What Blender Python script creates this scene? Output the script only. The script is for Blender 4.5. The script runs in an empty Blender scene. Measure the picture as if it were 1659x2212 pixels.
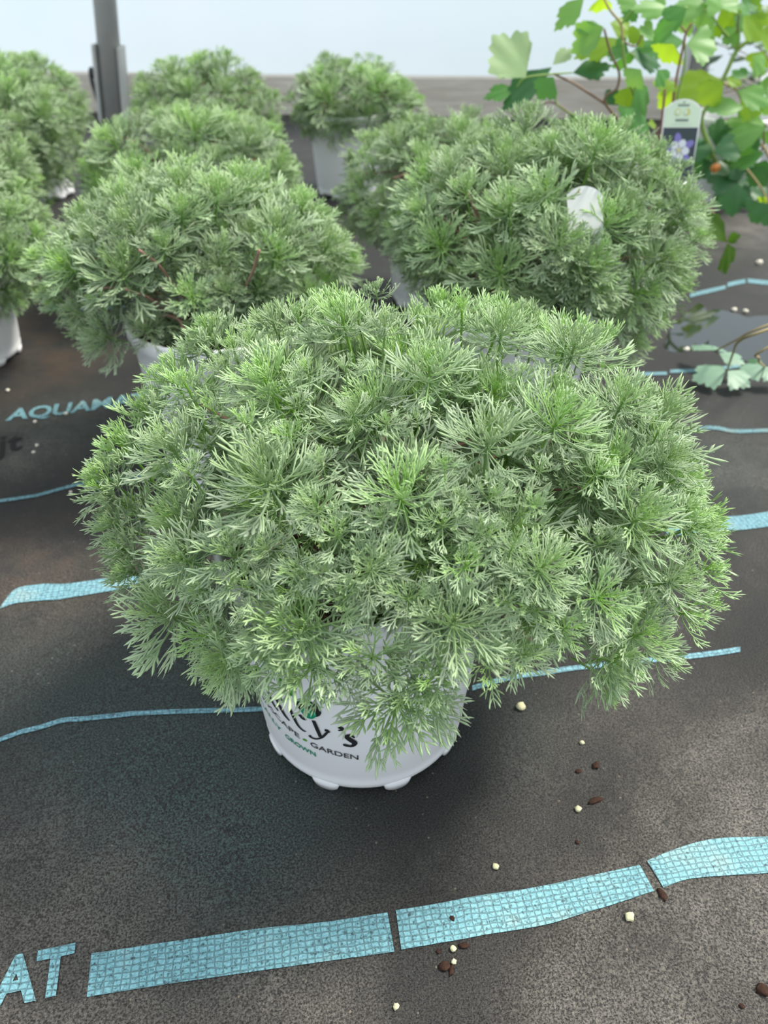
import bpy, bmesh, math, random
import numpy as np
from mathutils import Vector, Matrix, noise

S = bpy.context.scene
COL = S.collection
rnd = random.Random(7)

# ------------------------------------------------------------------ camera, sky, sun, exposure
CAM_H = 0.424
PITCH = math.radians(36)
FPX = 1660.0
cam_data = bpy.data.cameras.new('camera')
cam_data.sensor_width = 36
cam_data.lens = 36 * FPX / 2212
cam_data.clip_start = 0.01
cam_data.dof.use_dof = True
cam_data.dof.focus_distance = 0.37
cam_data.dof.aperture_fstop = 11
cam = bpy.data.objects.new('camera', cam_data)
cam.location = (0, 0, CAM_H)
cam.rotation_euler = (math.pi / 2 - PITCH, 0, 0)
COL.objects.link(cam)
S.camera = cam

world = bpy.data.worlds.new('bright_haze')
S.world = world
world.use_nodes = True
bg = world.node_tree.nodes['Background']
bg.inputs[0].default_value = (0.86, 0.94, 1.0, 1)
bg.inputs[1].default_value = 1.15

sun_d = bpy.data.lights.new('sun', 'SUN')
sun_d.energy = 5.4
sun_d.angle = math.radians(14)
sun_d.color = (1.0, 0.94, 0.84)
sun = bpy.data.objects.new('sun', sun_d)
sun.rotation_euler = Vector((-0.62, -0.22, -0.95)).to_track_quat('-Z', 'Y').to_euler()
COL.objects.link(sun)

vs = S.view_settings
vs.view_transform = 'Standard'
vs.look = 'None'
vs.exposure = 0.06
vs.gamma = 1.0
vs.use_curve_mapping = False

# ------------------------------------------------------------------ photograph geometry (pixel -> world)
FW = Vector((0, math.cos(PITCH), -math.sin(PITCH)))
UP = Vector((0, math.sin(PITCH), math.cos(PITCH)))
CAM = Vector((0, 0, CAM_H))


def ray(u, v):
    return FW + Vector((1, 0, 0)) * ((u - 829.5) / FPX) + UP * ((1106 - v) / FPX)


def on_z(u, v, z=0.0):
    d = ray(u, v)
    return CAM + d * ((z - CAM_H) / d.z)


def on_y(u, v, y):
    d = ray(u, v)
    return CAM + d * (y / d.y)


def project(p):
    q = Vector(p) - CAM
    t = q.dot(FW)
    return 829.5 + FPX * q.x / t, 1106 - FPX * q.dot(UP) / t


# ------------------------------------------------------------------ object helpers
def link(o, parent=None):
    COL.objects.link(o)
    if parent is not None:
        o.parent = parent
    return o


def mesh_obj(name, verts, faces, m, parent=None, smooth=True, cols=None, loc=None):
    me = bpy.data.meshes.new(name)
    me.from_pydata([tuple(v) for v in verts], [], faces)
    if smooth:
        me.polygons.foreach_set('use_smooth', [True] * len(me.polygons))
    if cols is not None:
        a = me.color_attributes.new('tint', 'FLOAT_COLOR', 'POINT')
        a.data.foreach_set('color', np.asarray(cols, dtype=np.float32).ravel())
    me.materials.append(m)
    me.update()
    o = bpy.data.objects.new(name, me)
    if loc is not None:
        o.location = loc
    return link(o, parent)


def bm_obj(name, bm, m, parent=None, smooth=True, loc=None):
    me = bpy.data.meshes.new(name)
    bm.normal_update()
    bm.to_mesh(me)
    bm.free()
    if smooth:
        me.polygons.foreach_set('use_smooth', [True] * len(me.polygons))
    me.materials.append(m)
    o = bpy.data.objects.new(name, me)
    if loc is not None:
        o.location = loc
    return link(o, parent)


def share(name, me, parent, matrix):
    o = bpy.data.objects.new(name, me)
    o.matrix_local = matrix
    COL.objects.link(o)
    o.parent = parent
    o.matrix_parent_inverse = Matrix.Identity(4)
    return o


def tag(o, label, cat, group=None):
    o['label'] = label
    o['category'] = cat
    if group:
        o['group'] = group
    return o


def thing(name, label, cat, loc=(0, 0, 0), group=None):
    o = bpy.data.objects.new(name, None)
    o.empty_display_size = 0.02
    o.location = loc
    COL.objects.link(o)
    return tag(o, label, cat, group)


def structure(o):
    o['kind'] = 'structure'
    return o


# ------------------------------------------------------------------ materials
def new_mat(name):
    m = bpy.data.materials.new(name)
    m.use_nodes = True
    nt = m.node_tree
    nt.nodes.clear()
    out = nt.nodes.new('ShaderNodeOutputMaterial')
    return m, nt, out


class N:
    """tiny node-building helper"""

    def __init__(self, nt):
        self.nt = nt

    def __call__(self, kind, **kw):
        n = self.nt.nodes.new('ShaderNode' + kind)
        for k, v in kw.items():
            if hasattr(n, k):
                setattr(n, k, v)
            else:
                key = k.replace('_', ' ')
                n.inputs[key].default_value = v
        return n

    def mix(self, fac, a, b, blend='MIX'):
        n = self.nt.nodes.new('ShaderNodeMix')
        n.data_type = 'RGBA'
        n.blend_type = blend
        for sock, val in ((n.inputs[0], fac), (n.inputs[6], a), (n.inputs[7], b)):
            self.put(sock, val)
        return n.outputs[2]

    def math(self, op, a, b=0.0, clamp=False):
        n = self.nt.nodes.new('ShaderNodeMath')
        n.operation = op
        n.use_clamp = clamp
        self.put(n.inputs[0], a)
        self.put(n.inputs[1], b)
        return n.outputs[0]

    def ramp(self, fac, stops):
        n = self.nt.nodes.new('ShaderNodeValToRGB')
        el = n.color_ramp.elements
        while len(el) < len(stops):
            el.new(0.5)
        for e, (p, c) in zip(el, stops):
            e.position = p
            e.color = (c, c, c, 1) if isinstance(c, (int, float)) else (*c, 1)
        self.put(n.inputs[0], fac)
        return n.outputs[0]

    def put(self, sock, val):
        if isinstance(val, bpy.types.NodeSocket):
            self.nt.links.new(val, sock)
        elif isinstance(val, (int, float)):
            sock.default_value = val
        else:
            sock.default_value = (*val, 1) if len(val) == 3 else val


def simple_mat(name, col, rough=0.5, spec=0.5, metal=0.0, noise_amt=0.0, noise_scale=30, col2=None, bump=0.0,
               translucent=0.0, tcol=None, coord='Object'):
    m, nt, out = new_mat(name)
    n = N(nt)
    p = n('BsdfPrincipled', Roughness=rough, Metallic=metal)
    p.inputs['Specular IOR Level'].default_value = spec
    if noise_amt or bump:
        tc = n('TexCoord')
        nz = n('TexNoise', Scale=noise_scale, Detail=6.0, Roughness=0.6)
        nt.links.new(tc.outputs[coord], nz.inputs['Vector'])
        c2 = col2 or tuple(c * 0.5 for c in col)
        f = n.ramp(nz.outputs[0], [(0.35, 0.0), (0.68, noise_amt)])
        n.put(p.inputs['Base Color'], n.mix(f, col, c2))
        if bump:
            b = n('Bump', Strength=bump, Distance=0.002)
            nt.links.new(nz.outputs[0], b.inputs['Height'])
            nt.links.new(b.outputs[0], p.inputs['Normal'])
    else:
        n.put(p.inputs['Base Color'], col)
    if translucent:
        t = n('BsdfTranslucent')
        n.put(t.inputs[0], tcol or col)
        ms = n('MixShader')
        ms.inputs[0].default_value = translucent
        nt.links.new(p.outputs[0], ms.inputs[1])
        nt.links.new(t.outputs[0], ms.inputs[2])
        nt.links.new(ms.outputs[0], out.inputs[0])
    else:
        nt.links.new(p.outputs[0], out.inputs[0])
    return m


def foliage_mat():
    m, nt, out = new_mat('silver_foliage')
    n = N(nt)
    at = n('Attribute', attribute_name='tint')
    sep = n('SeparateColor')
    nt.links.new(at.outputs['Color'], sep.inputs[0])
    youth, along, rand = sep.outputs[0], sep.outputs[1], sep.outputs[2]
    oi = n('ObjectInfo')
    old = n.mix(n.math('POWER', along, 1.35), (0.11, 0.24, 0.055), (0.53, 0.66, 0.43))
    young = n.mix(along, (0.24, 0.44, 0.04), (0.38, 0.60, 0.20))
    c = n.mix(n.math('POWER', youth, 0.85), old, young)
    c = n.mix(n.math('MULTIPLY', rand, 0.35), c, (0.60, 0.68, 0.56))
    hsv = n('HueSaturation')
    n.put(hsv.inputs['Saturation'], n.math('ADD', n.math('MULTIPLY', oi.outputs['Random'], 0.3), 0.98))
    n.put(hsv.inputs['Value'], n.math('ADD', n.math('MULTIPLY', oi.outputs['Random'], 0.25), 0.88))
    n.put(hsv.inputs['Color'], c)
    p = n('BsdfPrincipled', Roughness=0.55)
    p.inputs['Specular IOR Level'].default_value = 0.25
    p.inputs['Sheen Weight'].default_value = 0.25
    p.inputs['Sheen Roughness'].default_value = 0.4
    n.put(p.inputs['Base Color'], hsv.outputs[0])
    t = n('BsdfTranslucent')
    n.put(t.inputs[0], n.mix(0.35, hsv.outputs[0], (0.45, 0.62, 0.20)))
    ms = n('MixShader')
    ms.inputs[0].default_value = 0.22
    nt.links.new(p.outputs[0], ms.inputs[1])
    nt.links.new(t.outputs[0], ms.inputs[2])
    nt.links.new(ms.outputs[0], out.inputs[0])
    return m


FAB_ROT = math.radians(9.0)      # the fabric lies 9 degrees off the wall line


def fabric_vec(n, nt):
    tc = n('TexCoord')
    mp = n('Mapping')
    mp.inputs['Rotation'].default_value = (0, 0, -FAB_ROT)
    nt.links.new(tc.outputs['Object'], mp.inputs['Vector'])
    return mp.outputs[0]


def mat_floor():
    m, nt, out = new_mat('woven_ground_fabric')
    n = N(nt)
    vec = fabric_vec(n, nt)
    # strands
    st = n('Mapping')
    st.inputs['Scale'].default_value = (850, 1500, 1)
    nt.links.new(vec, st.inputs['Vector'])
    strand = n('TexNoise', Scale=1.0, Detail=3.0, Roughness=0.7)
    nt.links.new(st.outputs[0], strand.inputs['Vector'])
    vo = n('TexVoronoi', Scale=1000.0)
    nt.links.new(vec, vo.inputs['Vector'])
    fine = n('TexNoise', Scale=800.0, Detail=4.0, Roughness=0.75)
    nt.links.new(vec, fine.inputs['Vector'])
    mid = n('TexNoise', Scale=14.0, Detail=8.0, Roughness=0.68)
    nt.links.new(vec, mid.inputs['Vector'])
    big = n('TexNoise', Scale=3.2, Detail=4.0, Roughness=0.55)
    nt.links.new(vec, big.inputs['Vector'])
    at = n('Attribute', attribute_name='tint')
    sep = n('SeparateColor')
    nt.links.new(at.outputs['Color'], sep.inputs[0])
    dust, algae, rust = sep.outputs[0], sep.outputs[1], sep.outputs[2]  # first channel: dust mottling, paler patches and diagonal bands
    clean = n.mix(n.ramp(strand.outputs[0], [(0.42, 0.0), (0.66, 1.0)]), (0.006, 0.006, 0.007), (0.050, 0.048, 0.045))
    c = clean
    palef = n.math('MULTIPLY', n.ramp(mid.outputs[0], [(0.3, 0.12), (0.72, 1.0)]), dust, True)
    grainy = n.math('MULTIPLY', palef, n.ramp(fine.outputs[0], [(0.42, 0.03), (0.62, 1.0)]), True)
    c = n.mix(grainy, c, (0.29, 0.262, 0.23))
    algf = n.math('MULTIPLY', algae, n.ramp(fine.outputs[0], [(0.45, 0.0), (0.68, 1.0)]), True)
    c = n.mix(algf, c, (0.10, 0.165, 0.155))
    rf = n.math('MULTIPLY', rust, n.ramp(mid.outputs[0], [(0.4, 0.0), (0.7, 0.8)]), True)
    c = n.mix(rf, c, (0.10, 0.055, 0.028))
    specks = n('TexVoronoi', Scale=95.0)
    nt.links.new(vec, specks.inputs['Vector'])
    sp = n.ramp(specks.outputs['Distance'], [(0.03, 1.0), (0.075, 0.0)])
    c = n.mix(n.math('MULTIPLY', sp, 0.55), c, (0.32, 0.27, 0.2))
    p = n('BsdfPrincipled')
    n.put(p.inputs['Base Color'], c)
    n.put(p.inputs['Roughness'], n.ramp(fine.outputs[0], [(0.35, 0.36), (0.6, 0.62)]))
    p.inputs['Specular IOR Level'].default_value = 0.22
    h = n.math('ADD', n.math('MULTIPLY', strand.outputs[0], 1.0), n.math('MULTIPLY', vo.outputs['Distance'], 0.6))
    b = n('Bump', Strength=0.8, Distance=0.0007)
    nt.links.new(h, b.inputs['Height'])
    nt.links.new(b.outputs[0], p.inputs['Normal'])
    nt.links.new(p.outputs[0], out.inputs[0])
    return m


def mat_print(name, col, wear=0.25):
    """blue ink printed on the weave: dark thread gaps and rubbed spots"""
    m, nt, out = new_mat(name)
    n = N(nt)
    vec = fabric_vec(n, nt)
    wob = n('TexNoise', Scale=130.0, Detail=3.0)
    nt.links.new(vec, wob.inputs['Vector'])
    vadd = n('VectorMath', operation='MULTIPLY_ADD')
    nt.links.new(wob.outputs['Color'], vadd.inputs[0])
    vadd.inputs[1].default_value = (0.0034, 0.0030, 0)
    nt.links.new(vec, vadd.inputs[2])
    br = n('TexBrick')
    br.offset = 0.0
    br.inputs['Scale'].default_value = 1.0
    br.inputs['Brick Width'].default_value = 0.0043
    br.inputs['Row Height'].default_value = 0.0031
    br.inputs['Mortar Size'].default_value = 0.00042
    br.inputs['Mortar Smooth'].default_value = 0.5
    nt.links.new(vadd.outputs[0], br.inputs['Vector'])
    fine = n('TexNoise', Scale=520.0, Detail=4.0, Roughness=0.7)
    nt.links.new(vec, fine.inputs['Vector'])
    mid = n('TexNoise', Scale=25.0, Detail=4.0, Roughness=0.6)
    nt.links.new(vec, mid.inputs['Vector'])
    c = n.mix(n.ramp(mid.outputs[0], [(0.35, 0.0), (0.7, 1.0)]), col, tuple(min(1, x * 1.12 + 0.03) for x in col))
    c = n.mix(n.ramp(mid.outputs[0], [(0.55, 0.0), (0.75, wear * 1.6)]), c, (0.42, 0.42, 0.30))
    c = n.mix(n.ramp(fine.outputs[0], [(0.52, 0.0), (0.66, 0.75)]), c, tuple(min(1, x * 1.25 + 0.12) for x in col))
    gap = n.math('MULTIPLY', br.outputs['Fac'], n.ramp(fine.outputs[0], [(0.35, 0.12), (0.62, 0.85)]), True)
    c = n.mix(gap, c, (0.085, 0.13, 0.14))
    c = n.mix(n.ramp(fine.outputs[0], [(0.34, 0.9), (0.48, 0.0)]), c, (0.04, 0.045, 0.05))
    p = n('BsdfPrincipled', Roughness=0.6)
    p.inputs['Specular IOR Level'].default_value = 0.3
    n.put(p.inputs['Base Color'], c)
    b = n('Bump', Strength=0.7, Distance=0.0008)
    n.put(b.inputs['Height'], n.math('SUBTRACT', fine.outputs[0], br.outputs['Fac']))
    nt.links.new(b.outputs[0], p.inputs['Normal'])
    nt.links.new(p.outputs[0], out.inputs[0])
    return m


def mat_sheeting():
    m, nt, out = new_mat('milky_greenhouse_film')
    n = N(nt)
    tc = n('TexCoord')
    nz = n('TexNoise', Scale=2.2, Detail=4.0, Roughness=0.5)
    nt.links.new(tc.outputs['Object'], nz.inputs['Vector'])
    c = n.mix(n.ramp(nz.outputs[0], [(0.3, 0.0), (0.7, 1.0)]), (0.70, 0.80, 0.82), (0.75, 0.81, 0.86))
    d = n('BsdfDiffuse')
    n.put(d.inputs[0], c)
    t = n('BsdfTranslucent')
    n.put(t.inputs[0], c)
    ms = n('MixShader')
    ms.inputs[0].default_value = 0.62
    nt.links.new(d.outputs[0], ms.inputs[1])
    nt.links.new(t.outputs[0], ms.inputs[2])
    nt.links.new(ms.outputs[0], out.inputs[0])
    return m


def mat_wood():
    m, nt, out = new_mat('weathered_board')
    n = N(nt)
    tc = n('TexCoord')
    mp = n('Mapping')
    mp.inputs['Scale'].default_value = (1.5, 30, 40)
    nt.links.new(tc.outputs['Object'], mp.inputs['Vector'])
    nz = n('TexNoise', Scale=2.0, Detail=6.0, Roughness=0.65)
    nt.links.new(mp.outputs[0], nz.inputs['Vector'])
    c = n.mix(n.ramp(nz.outputs[0], [(0.3, 0.0), (0.7, 1.0)]), (0.52, 0.46, 0.39), (0.76, 0.70, 0.62))
    p = n('BsdfPrincipled', Roughness=0.8)
    n.put(p.inputs['Base Color'], c)
    b = n('Bump', Strength=0.4, Distance=0.002)
    nt.links.new(nz.outputs[0], b.inputs['Height'])
    nt.links.new(b.outputs[0], p.inputs['Normal'])
    nt.links.new(p.outputs[0], out.inputs[0])
    return m


M_LEAF = foliage_mat()
M_FLOOR = mat_floor()
M_PRINT = mat_print('blue_ink', (0.165, 0.385, 0.44))
M_PRINT_MID = mat_print('worn_blue_ink', (0.16, 0.36, 0.43), 0.3)
M_PRINT_FADED = mat_print('faded_blue_ink', (0.13, 0.29, 0.33), 0.35)
M_BLACKINK = simple_mat('black_ink', (0.012, 0.012, 0.012), 0.5)
M_POT = simple_mat('white_pot_plastic', (0.86, 0.87, 0.89), 0.38, 0.5, noise_amt=0.12, noise_scale=9, col2=(0.62, 0.60, 0.57))
M_POT_IN = simple_mat('pot_inside', (0.05, 0.05, 0.055), 0.6)
M_SOIL = simple_mat('potting_mix', (0.035, 0.024, 0.016), 0.95, 0.2, noise_amt=0.7, noise_scale=120, col2=(0.14, 0.10, 0.07), bump=1.0)
M_INK = simple_mat('pot_black_lettering', (0.018, 0.018, 0.02), 0.45)
M_INK_GREY = simple_mat('pot_grey_lettering', (0.06, 0.06, 0.065), 0.45)
M_INK_GREEN = simple_mat('pot_green_lettering', (0.01, 0.27, 0.15), 0.45)
M_LEAFMARK = simple_mat('pot_leaf_mark', (0.09, 0.38, 0.03), 0.45)
M_WOODY = simple_mat('woody_stem', (0.33, 0.19, 0.15), 0.6, noise_amt=0.6, noise_scale=80, col2=(0.22, 0.13, 0.09))
M_HERB = simple_mat('pale_green_stem', (0.26, 0.36, 0.10), 0.55)
M_FILM = mat_sheeting()
M_WOOD = mat_wood()
M_STEEL = simple_mat('galvanised_steel', (0.46, 0.48, 0.46), 0.5, 0.5, 0.05, noise_amt=0.6, noise_scale=14, col2=(0.60, 0.58, 0.54))
M_STEEL_D = simple_mat('dark_steel', (0.05, 0.055, 0.06), 0.5, 0.5, 0.3)
M_PERLITE = simple_mat('perlite', (0.66, 0.64, 0.36), 0.9, 0.1, noise_amt=0.5, noise_scale=400, col2=(0.78, 0.78, 0.62), bump=0.5)
M_PERLITE_W = simple_mat('white_perlite', (0.72, 0.68, 0.58), 0.9, 0.1, bump=0.5, noise_scale=300)
M_BARK = simple_mat('bark', (0.030, 0.015, 0.011), 0.85, 0.2, noise_amt=0.6, noise_scale=300, col2=(0.075, 0.036, 0.022), bump=0.6)
M_TAG = simple_mat('white_tag_plastic', (0.82, 0.83, 0.84), 0.35, translucent=0.15)
M_TAG_GREEN = simple_mat('pale_green_print', (0.55, 0.68, 0.52), 0.4)
M_TAG_DARK = simple_mat('dark_print', (0.012, 0.035, 0.032), 0.35, noise_amt=0.8, noise_scale=60, col2=(0.02, 0.025, 0.06))
M_TAG_VIOLET = simple_mat('violet_print', (0.17, 0.15, 0.42), 0.4)
M_TAG_WHITE = simple_mat('white_print', (0.58, 0.62, 0.66), 0.4)
M_TAG_GREY = simple_mat('grey_print', (0.16, 0.20, 0.17), 0.4)
M_TAG_GOLD = simple_mat('yellow_print', (0.48, 0.50, 0.16), 0.4)


def leaf_mat(name, c, t, tr=0.45):
    return simple_mat(name, c, 0.45, 0.4, noise_amt=0.5, noise_scale=45, col2=tuple(x * 0.72 for x in c), translucent=tr, tcol=t)


M_COL = {
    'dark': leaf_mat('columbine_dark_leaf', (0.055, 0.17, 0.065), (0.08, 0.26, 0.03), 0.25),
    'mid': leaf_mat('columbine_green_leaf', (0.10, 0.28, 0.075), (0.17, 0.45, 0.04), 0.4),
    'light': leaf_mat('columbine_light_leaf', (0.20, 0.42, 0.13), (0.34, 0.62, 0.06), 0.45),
    'yellow': leaf_mat('columbine_young_backlit_leaf', (0.26, 0.44, 0.06), (0.50, 0.74, 0.03), 0.6),  # young leaves; also the yellow-green of backlit leaves put into the colour
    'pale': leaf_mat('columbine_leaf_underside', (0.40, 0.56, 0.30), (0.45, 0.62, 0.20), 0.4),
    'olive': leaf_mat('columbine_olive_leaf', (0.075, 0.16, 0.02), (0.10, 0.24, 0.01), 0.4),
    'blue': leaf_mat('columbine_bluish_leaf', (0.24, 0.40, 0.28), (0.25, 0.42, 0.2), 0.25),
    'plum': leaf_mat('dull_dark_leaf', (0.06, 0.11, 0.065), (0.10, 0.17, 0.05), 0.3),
}
M_CSTEM = {
    'green': simple_mat('columbine_green_stem', (0.27, 0.40, 0.10), 0.5, translucent=0.1),
    'brown': simple_mat('columbine_brown_stem', (0.20, 0.12, 0.075), 0.55),
    'red': simple_mat('columbine_red_stem', (0.27, 0.12, 0.09), 0.55),
    'tan': simple_mat('columbine_tan_stem', (0.42, 0.33, 0.16), 0.55),
}

# ------------------------------------------------------------------ floor: creased woven fabric
POTS = [(-.014, .35), (-.15, .67), (.17, .70), (-.265, 1.13), (.08, 1.13), (-.35, 1.6), (-.086, 1.78), (-.74, 1.75),
        (-.70, 1.46), (-.65, 1.19), (-.539, .93), (.37, 1.22), (.71, 1.74), (.97, 2.05), (.72, .90)]
PUDDLE_C = on_z(1575, 732)
FX0, FX1, FY0, FY1, FD = -1.9, 1.9, -0.35, 3.0, 0.0085


def line_dist(x, y, a, b):
    d = (b - a).normalized()
    return (x - a.x) * -d.y + (y - a.y) * d.x


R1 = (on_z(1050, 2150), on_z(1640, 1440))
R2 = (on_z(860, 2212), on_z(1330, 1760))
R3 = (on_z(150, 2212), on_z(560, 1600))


def raw_height(x, y):
    p = Vector((x, y, 0))
    h = 0.0045 * noise.noise(p * 4.5 + Vector((3, 1, 0)))
    h += 0.0022 * noise.noise(Vector((x * 6 + y * 5, (y - x) * 13, 5.2)))
    d1 = line_dist(x, y, *R1)
    h += 0.0035 * math.exp(-((d1 + 0.035) / 0.028) ** 2) - 0.002 * math.exp(-((d1 - 0.01) / 0.025) ** 2)
    d2 = line_dist(x, y, *R2)
    h += 0.0018 * math.exp(-((d2) / 0.02) ** 2)
    return h


def damp(x, y):
    w = 1.0
    for px, py in POTS:
        r = math.hypot(x - px, y - py)
        w *= min(1.0, max(0.0, (r - 0.085) / 0.06))
    r = math.hypot((x - PUDDLE_C.x) / 0.17, (y - PUDDLE_C.y) / 0.12)
    w *= min(1.0, max(0.0, (r - 1.0) / 0.5))
    return w


nx = int((FX1 - FX0) / FD) + 1
ny = int((FY1 - FY0) / FD) + 1
HG = np.zeros((ny, nx))
fv, fc = [], []
PALE_SPOTS = [(1620, 1960, .09, 1.3), (1580, 2160, .08, 1.2), (1250, 2190, .03, .4), (650, 2190, .04, .5), (1640, 1600, .06, .55), (60, 2150, .06, .75), (60, 1800, .05, .45),  # paler spots on the mat: pixel, radius, strength
        (1450, 1560, .07, .35), (700, 2150, .07, .4), (1620, 1000, .10, .5), (1620, 500, .14, .9), (1300, 1720, .06, .30),  # the wide patch at the far right paints the mat's sheen into its colour
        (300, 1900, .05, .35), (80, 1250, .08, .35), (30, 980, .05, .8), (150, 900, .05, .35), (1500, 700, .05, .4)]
ALG = [(380, 1620, .085, .9), (520, 1800, .06, .6), (90, 1480, .07, .35), (1060, 1560, .05, .3), (130, 920, .07, .35), (1560, 1000, .08, .35)]
RUST = [(60, 760, .12, .7), (100, 1200, .09, .45), (170, 620, .12, .6), (200, 2000, .06, .15)]


def blobs(table, flat=False):
    return [(on_z(u, v), r, a) for u, v, r, a in table]


PALE_SPOTS, ALG, RUST = blobs(PALE_SPOTS), blobs(ALG), blobs(RUST)


def blob_sum(x, y, table):
    s = 0.0
    for c, r, a in table:
        q = ((x - c.x) ** 2 + (y - c.y) ** 2) / (r * r)
        if q < 9:
            s += a * math.exp(-q)
    return s


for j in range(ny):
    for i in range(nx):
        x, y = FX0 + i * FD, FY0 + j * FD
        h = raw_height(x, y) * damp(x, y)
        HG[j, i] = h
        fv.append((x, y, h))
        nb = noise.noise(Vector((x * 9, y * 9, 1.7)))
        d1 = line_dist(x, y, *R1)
        beyond_line = 1 / (1 + math.exp(min(40, (d1 + 0.012 + 0.012 * nb) / 0.009))) if y < 0.62 else 0.35  # paler on the right of the diagonal line
        d = 0.04 + 0.18 * max(0, nb) + 0.16 * max(0, noise.noise(Vector((x * 3.1, y * 3.1, 8.3)))) + blob_sum(x, y, PALE_SPOTS)
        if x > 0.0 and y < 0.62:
            d = d * (0.45 + 0.6 * beyond_line) + 0.42 * beyond_line * (0.7 + 0.6 * nb) + 0.22 * math.exp(-((d1 - 0.062 - 0.015 * nb) / 0.022) ** 2)  # paler beyond the line, plus a second pale strip beside it
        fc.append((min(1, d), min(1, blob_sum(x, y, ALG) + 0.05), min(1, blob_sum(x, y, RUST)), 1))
ff = [(j * nx + i, j * nx + i + 1, (j + 1) * nx + i + 1, (j + 1) * nx + i) for j in range(ny - 1) for i in range(nx - 1)]
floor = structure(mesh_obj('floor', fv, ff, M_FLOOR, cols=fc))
floor['label'] = 'black woven weed mat covering the ground, printed with pale blue lines and lettering'


def fz(x, y):
    a, b = (x - FX0) / FD, (y - FY0) / FD
    i, j = max(0, min(nx - 2, int(a))), max(0, min(ny - 2, int(b)))
    a, b = a - i, b - j
    return (HG[j, i] * (1 - a) + HG[j, i + 1] * a) * (1 - b) + (HG[j + 1, i] * (1 - a) + HG[j + 1, i + 1] * a) * b


def resample(pts, n):
    P = np.array([(p[0], p[1]) for p in pts], float)
    # Catmull-Rom through the points, then even spacing
    Q = np.vstack([2 * P[0] - P[1], P, 2 * P[-1] - P[-2]])
    out = []
    for k in range(1, len(Q) - 2):
        for t in np.linspace(0, 1, 16, endpoint=False):
            p0, p1, p2, p3 = Q[k - 1:k + 3]
            out.append(0.5 * ((2 * p1) + (-p0 + p2) * t + (2 * p0 - 5 * p1 + 4 * p2 - p3) * t ** 2 + (-p0 + 3 * p1 - 3 * p2 + p3) * t ** 3))
    out.append(P[-1])
    out = np.array(out)
    d = np.r_[0, np.cumsum(np.hypot(*np.diff(out, axis=0).T))]
    s = np.linspace(0, d[-1], n)
    return np.c_[np.interp(s, d, out[:, 0]), np.interp(s, d, out[:, 1])]


def printed_strip(top, bottom, m, label=None):
    n = max(12, int(abs(top[-1][0] - top[0][0]) / 9))
    T, B = resample(top, n), resample(bottom, n)
    verts, faces = [], []
    rows = 5
    for k in range(n):
        a, b = on_z(*T[k]), on_z(*B[k])
        for r in range(rows):
            p = a.lerp(b, r / (rows - 1))
            verts.append((p.x, p.y, fz(p.x, p.y) + 0.0007))
    for k in range(n - 1):
        for r in range(rows - 1):
            i = k * rows + r
            faces.append((i, i + 1, i + rows + 1, i + rows))
    o = mesh_obj('printed_stripe', verts, faces, m, floor)
    if label:
        o['label'] = label
    return o


def thin(pts, hw):
    return [(u, v - hw) for u, v in pts], [(u, v + hw) for u, v in pts]


printed_strip([(195, 2055), (300, 2041), (415, 2027), (560, 2006), (700, 1992), (837, 1972)],
              [(186, 2151), (300, 2134), (415, 2117), (560, 2097), (700, 2078), (852, 2057)], M_PRINT)
printed_strip([(855, 1967), (930, 1955), (1030, 1935), (1150, 1917), (1280, 1892), (1380, 1874)],
              [(867, 2052), (980, 2032), (1055, 2017), (1180, 1997), (1255, 1977), (1330, 1957), (1410, 1932)], M_PRINT)
printed_strip([(1395, 1865), (1460, 1840), (1540, 1820), (1659, 1811), (1780, 1795), (2100, 1748)],
              [(1430, 1925), (1480, 1907), (1555, 1897), (1659, 1887), (1780, 1870), (2100, 1825)], M_PRINT)
printed_strip([(2, 1303), (25, 1273), (43, 1264), (68, 1260), (97, 1258), (136, 1259), (181, 1254), (215, 1249), (400, 1225)],
              [(-2, 1311), (27, 1301), (45, 1298), (90, 1294), (122, 1293), (170, 1286), (226, 1278), (300, 1268), (400, 1252)], M_PRINT_MID)
printed_strip([(1440, 1126), (1551, 1116), (1605, 1113), (1659, 1106), (1780, 1090), (2100, 1050)],
              [(1440, 1156), (1555, 1146), (1599, 1145), (1659, 1138), (1780, 1120), (2100, 1080)], M_PRINT_MID)
for pts, hw, m in [
    ([(-60, 1622), (0, 1604), (45, 1587), (90, 1575), (136, 1560), (181, 1555), (249, 1547), (300, 1542), (430, 1537), (560, 1533), (700, 1527)], 5, M_PRINT_MID),
    ([(1020, 1488), (1036, 1483), (1099, 1467), (1175, 1458), (1254, 1446), (1357, 1433), (1508, 1413), (1600, 1400)], 5.5, M_PRINT_MID),
    ([(-60, 1087), (0, 1079), (40, 1073), (80, 1067), (119, 1057), (169, 1045), (240, 1035), (320, 1028)], 3.2, M_PRINT_FADED),
    ([(1420, 945), (1487, 934), (1521, 925), (1548, 925), (1589, 932), (1659, 931), (1760, 928)], 3.6, M_PRINT_FADED),
    ([(1370, 813), (1405, 811), (1440, 809)], 4, M_PRINT_FADED),
    ([(1447, 804), (1480, 802), (1530, 800), (1600, 790)], 4, M_PRINT_FADED),
    ([(1490, 640), (1508, 636), (1540, 631), (1566, 626)], 4, M_PRINT_FADED),
    ([(1570, 621), (1590, 616), (1609, 612)], 5, M_PRINT_FADED),
    ([(1614, 611), (1640, 613), (1700, 616)], 5, M_PRINT_FADED),
    ([(100, 670), (150, 668), (200, 666), (270, 662)], 5, M_PRINT_FADED),
]:
    printed_strip(*thin(pts, hw), m)


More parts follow.
